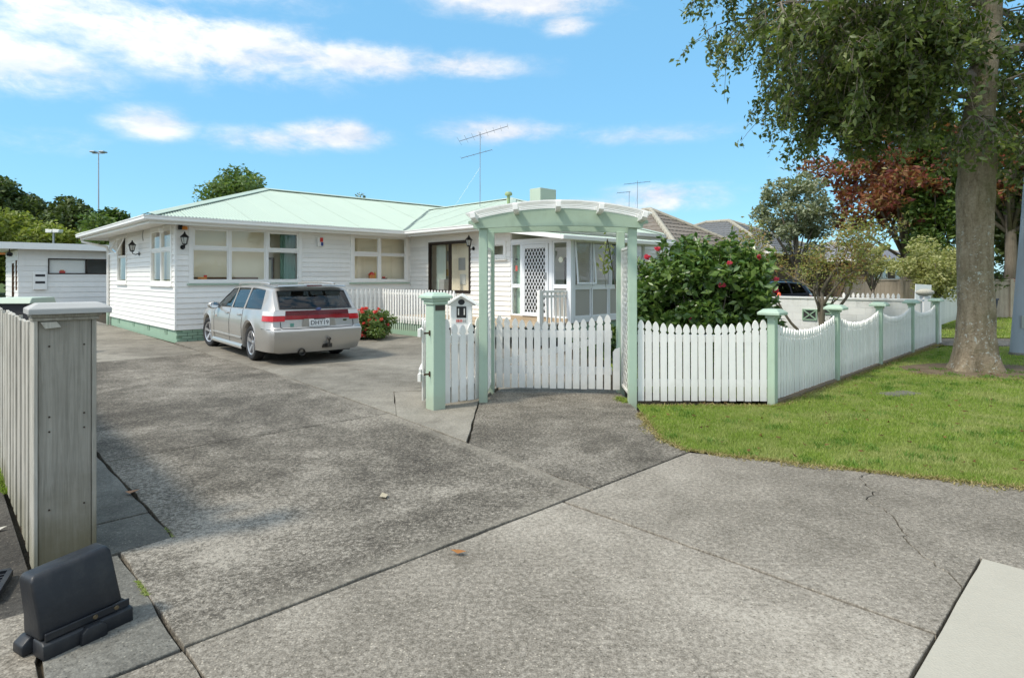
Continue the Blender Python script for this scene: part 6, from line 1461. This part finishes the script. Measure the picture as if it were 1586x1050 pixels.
# resample along the height for a livelier surface
fine = []
for a, b_ in zip(rows, rows[1:]):
    k = max(1, int((b_[0][2]-a[0][2])/.14))
    for j in range(k):
        t = j/k; fr = []
        for q in range(NS+1):
            pa_, pb_ = Vector(a[q]), Vector(b_[q]); v_ = pa_.lerp(pb_, t); c_ = Vector((0,0,v_.z)); dirv = Vector((v_.x, v_.y, 0)); dirv.normalize()
            ang_ = 2*PI*(q % NS)/NS; fr.append(v_+dirv*mnoise.noise(Vector((math.cos(ang_)*3, math.sin(ang_)*3, v_.z*7)))*.012)
        fine.append(fr)
fine.append([Vector(q) for q in rows[-1]])
mb.grid(fine).build('trunk', M_BARK, bt, smooth=PI, merge=1e-4)
lim = MB(); LP = []; rt = random.Random(11)
def curve(p, q, sag, n=9):
    p, q = Vector(p), Vector(q); L = (q-p).length; out = []
    for i in range(n+1):
        t = i/n; v = p.lerp(q, t); v.z += sag*L*(4*t*(1-t))*.5-(.06*L*t*t); out.append(v+Vector((rt.gauss(0,.025), rt.gauss(0,.025), rt.gauss(0,.02)))*L*.35*t)
    return out
def twig(p, d, L, nleaf):
    p = Vector(p); d = Vector(d).normalized(); pts = [p.copy()]
    for i in range(4): d = (d+Vector((0,0,-.26))+Vector((rt.gauss(0,.12),rt.gauss(0,.12),rt.gauss(0,.1)))).normalized(); p = p+d*L/4; pts.append(p.copy())
    lim.tube(pts, [.006,.005,.004,.003,.002], 4)
    for i in range(nleaf):
        t = rt.random()**.8*4; j = min(3, int(t)); v = pts[j].lerp(pts[j+1], t-j); LP.append((v.x+rt.gauss(0,.05), v.y+rt.gauss(0,.05), v.z+rt.gauss(0,.045)-.02))
limbs = []
def limb(z, q, r0, sag=.12, nsec=11, seclen=1.1, leaf=1.):
    z += .35; q = (q[0], q[1], q[2]+.35); p0 = (.1, .02, z); pts = curve(p0, q, sag); n = len(pts); lim.tube(pts, [r0*(1-.85*i/(n-1)) for i in range(n)], 8)
    for k in range(nsec):
        t = .2+.8*k/(nsec-1); i = min(n-2, int(t*(n-1))); v = pts[i].lerp(pts[i+1], t*(n-1)-i); d = (pts[i+1]-pts[i]).normalized()
        for sd in (1,-1):
            side = d.cross(Vector((0,0,1))).normalized()*sd; dd = (d*rt.uniform(.2,.8)+side*rt.uniform(.3,1.)+Vector((0,0,rt.uniform(-.55,.25)))).normalized(); L = seclen*rt.uniform(.55,1.25)
            sp_ = [v]; w = v.copy(); e = dd.copy()
            for s_ in range(5): e = (e+Vector((rt.gauss(0,.1),rt.gauss(0,.1),-.14))).normalized(); w = w+e*L/5; sp_.append(w.copy())
            lim.tube(sp_, [.016,.013,.010,.008,.006,.004], 5)
            for s_ in range(1, 6):
                for u in range(2): twig(sp_[s_], e+Vector((rt.gauss(0,.7),rt.gauss(0,.7),rt.gauss(-.15,.4))), rt.uniform(.35,.75), int(rt.uniform(12,22)*leaf))
# local targets around the trunk: left is towards the house
for z, q, r_, ns in [(4.5,(-2.9,.6,5.15),.10,13),(4.8,(-2.6,-1.0,5.1),.09,12),(4.6,(-2.3,1.0,4.85),.08,10),(5.0,(-3.5,-.5,5.8),.10,14),(5.4,(-3.3,1.4,6.3),.10,12),(5.2,(-3.0,-1.4,5.9),.09,12),(4.2,(-1.6,.9,4.5),.06,8),(4.4,(-1.9,.2,4.5),.07,10),(5.8,(-4.0,.4,7.2),.10,13),(6.6,(-3.2,-2.0,7.9),.09,11),(5.0,(-2.2,-.4,5.4),.08,11),
                     (4.4,(2.6,.9,4.5),.08,10),(4.9,(3.2,.4,5.2),.09,11),(5.6,(2.4,1.8,6.2),.09,10),(6.6,(3.6,.2,7.4),.09,11),(5.2,(-.4,2.9,5.9),.09,10),(7.6,(-2.8,1.0,9.4),.09,10),(7.8,(2.4,-.6,9.6),.09,10),(8.6,(-1.2,-1.9,10.4),.07,8),(8.8,(.9,2.0,10.6),.07,8),(9.5,(-.5,.2,12.2),.06,8)]:
    limb(z, q, r_, nsec=ns, seclen=1.15, leaf=.62+.5*rt.random())
for z, q in ((3.3,(.5,-.9,3.3)),(3.6,(-.7,-.8,3.8)),(4.3,(.9,-.8,4.6))): limb(z, q, .03, nsec=3, seclen=.55, leaf=.6)
lim.build('branches', M_BARK_G, bt, smooth=PI, recalc=False)
foliage('crown', LP, .076, L_TREE, bt, droop=.7, elong=1.5)
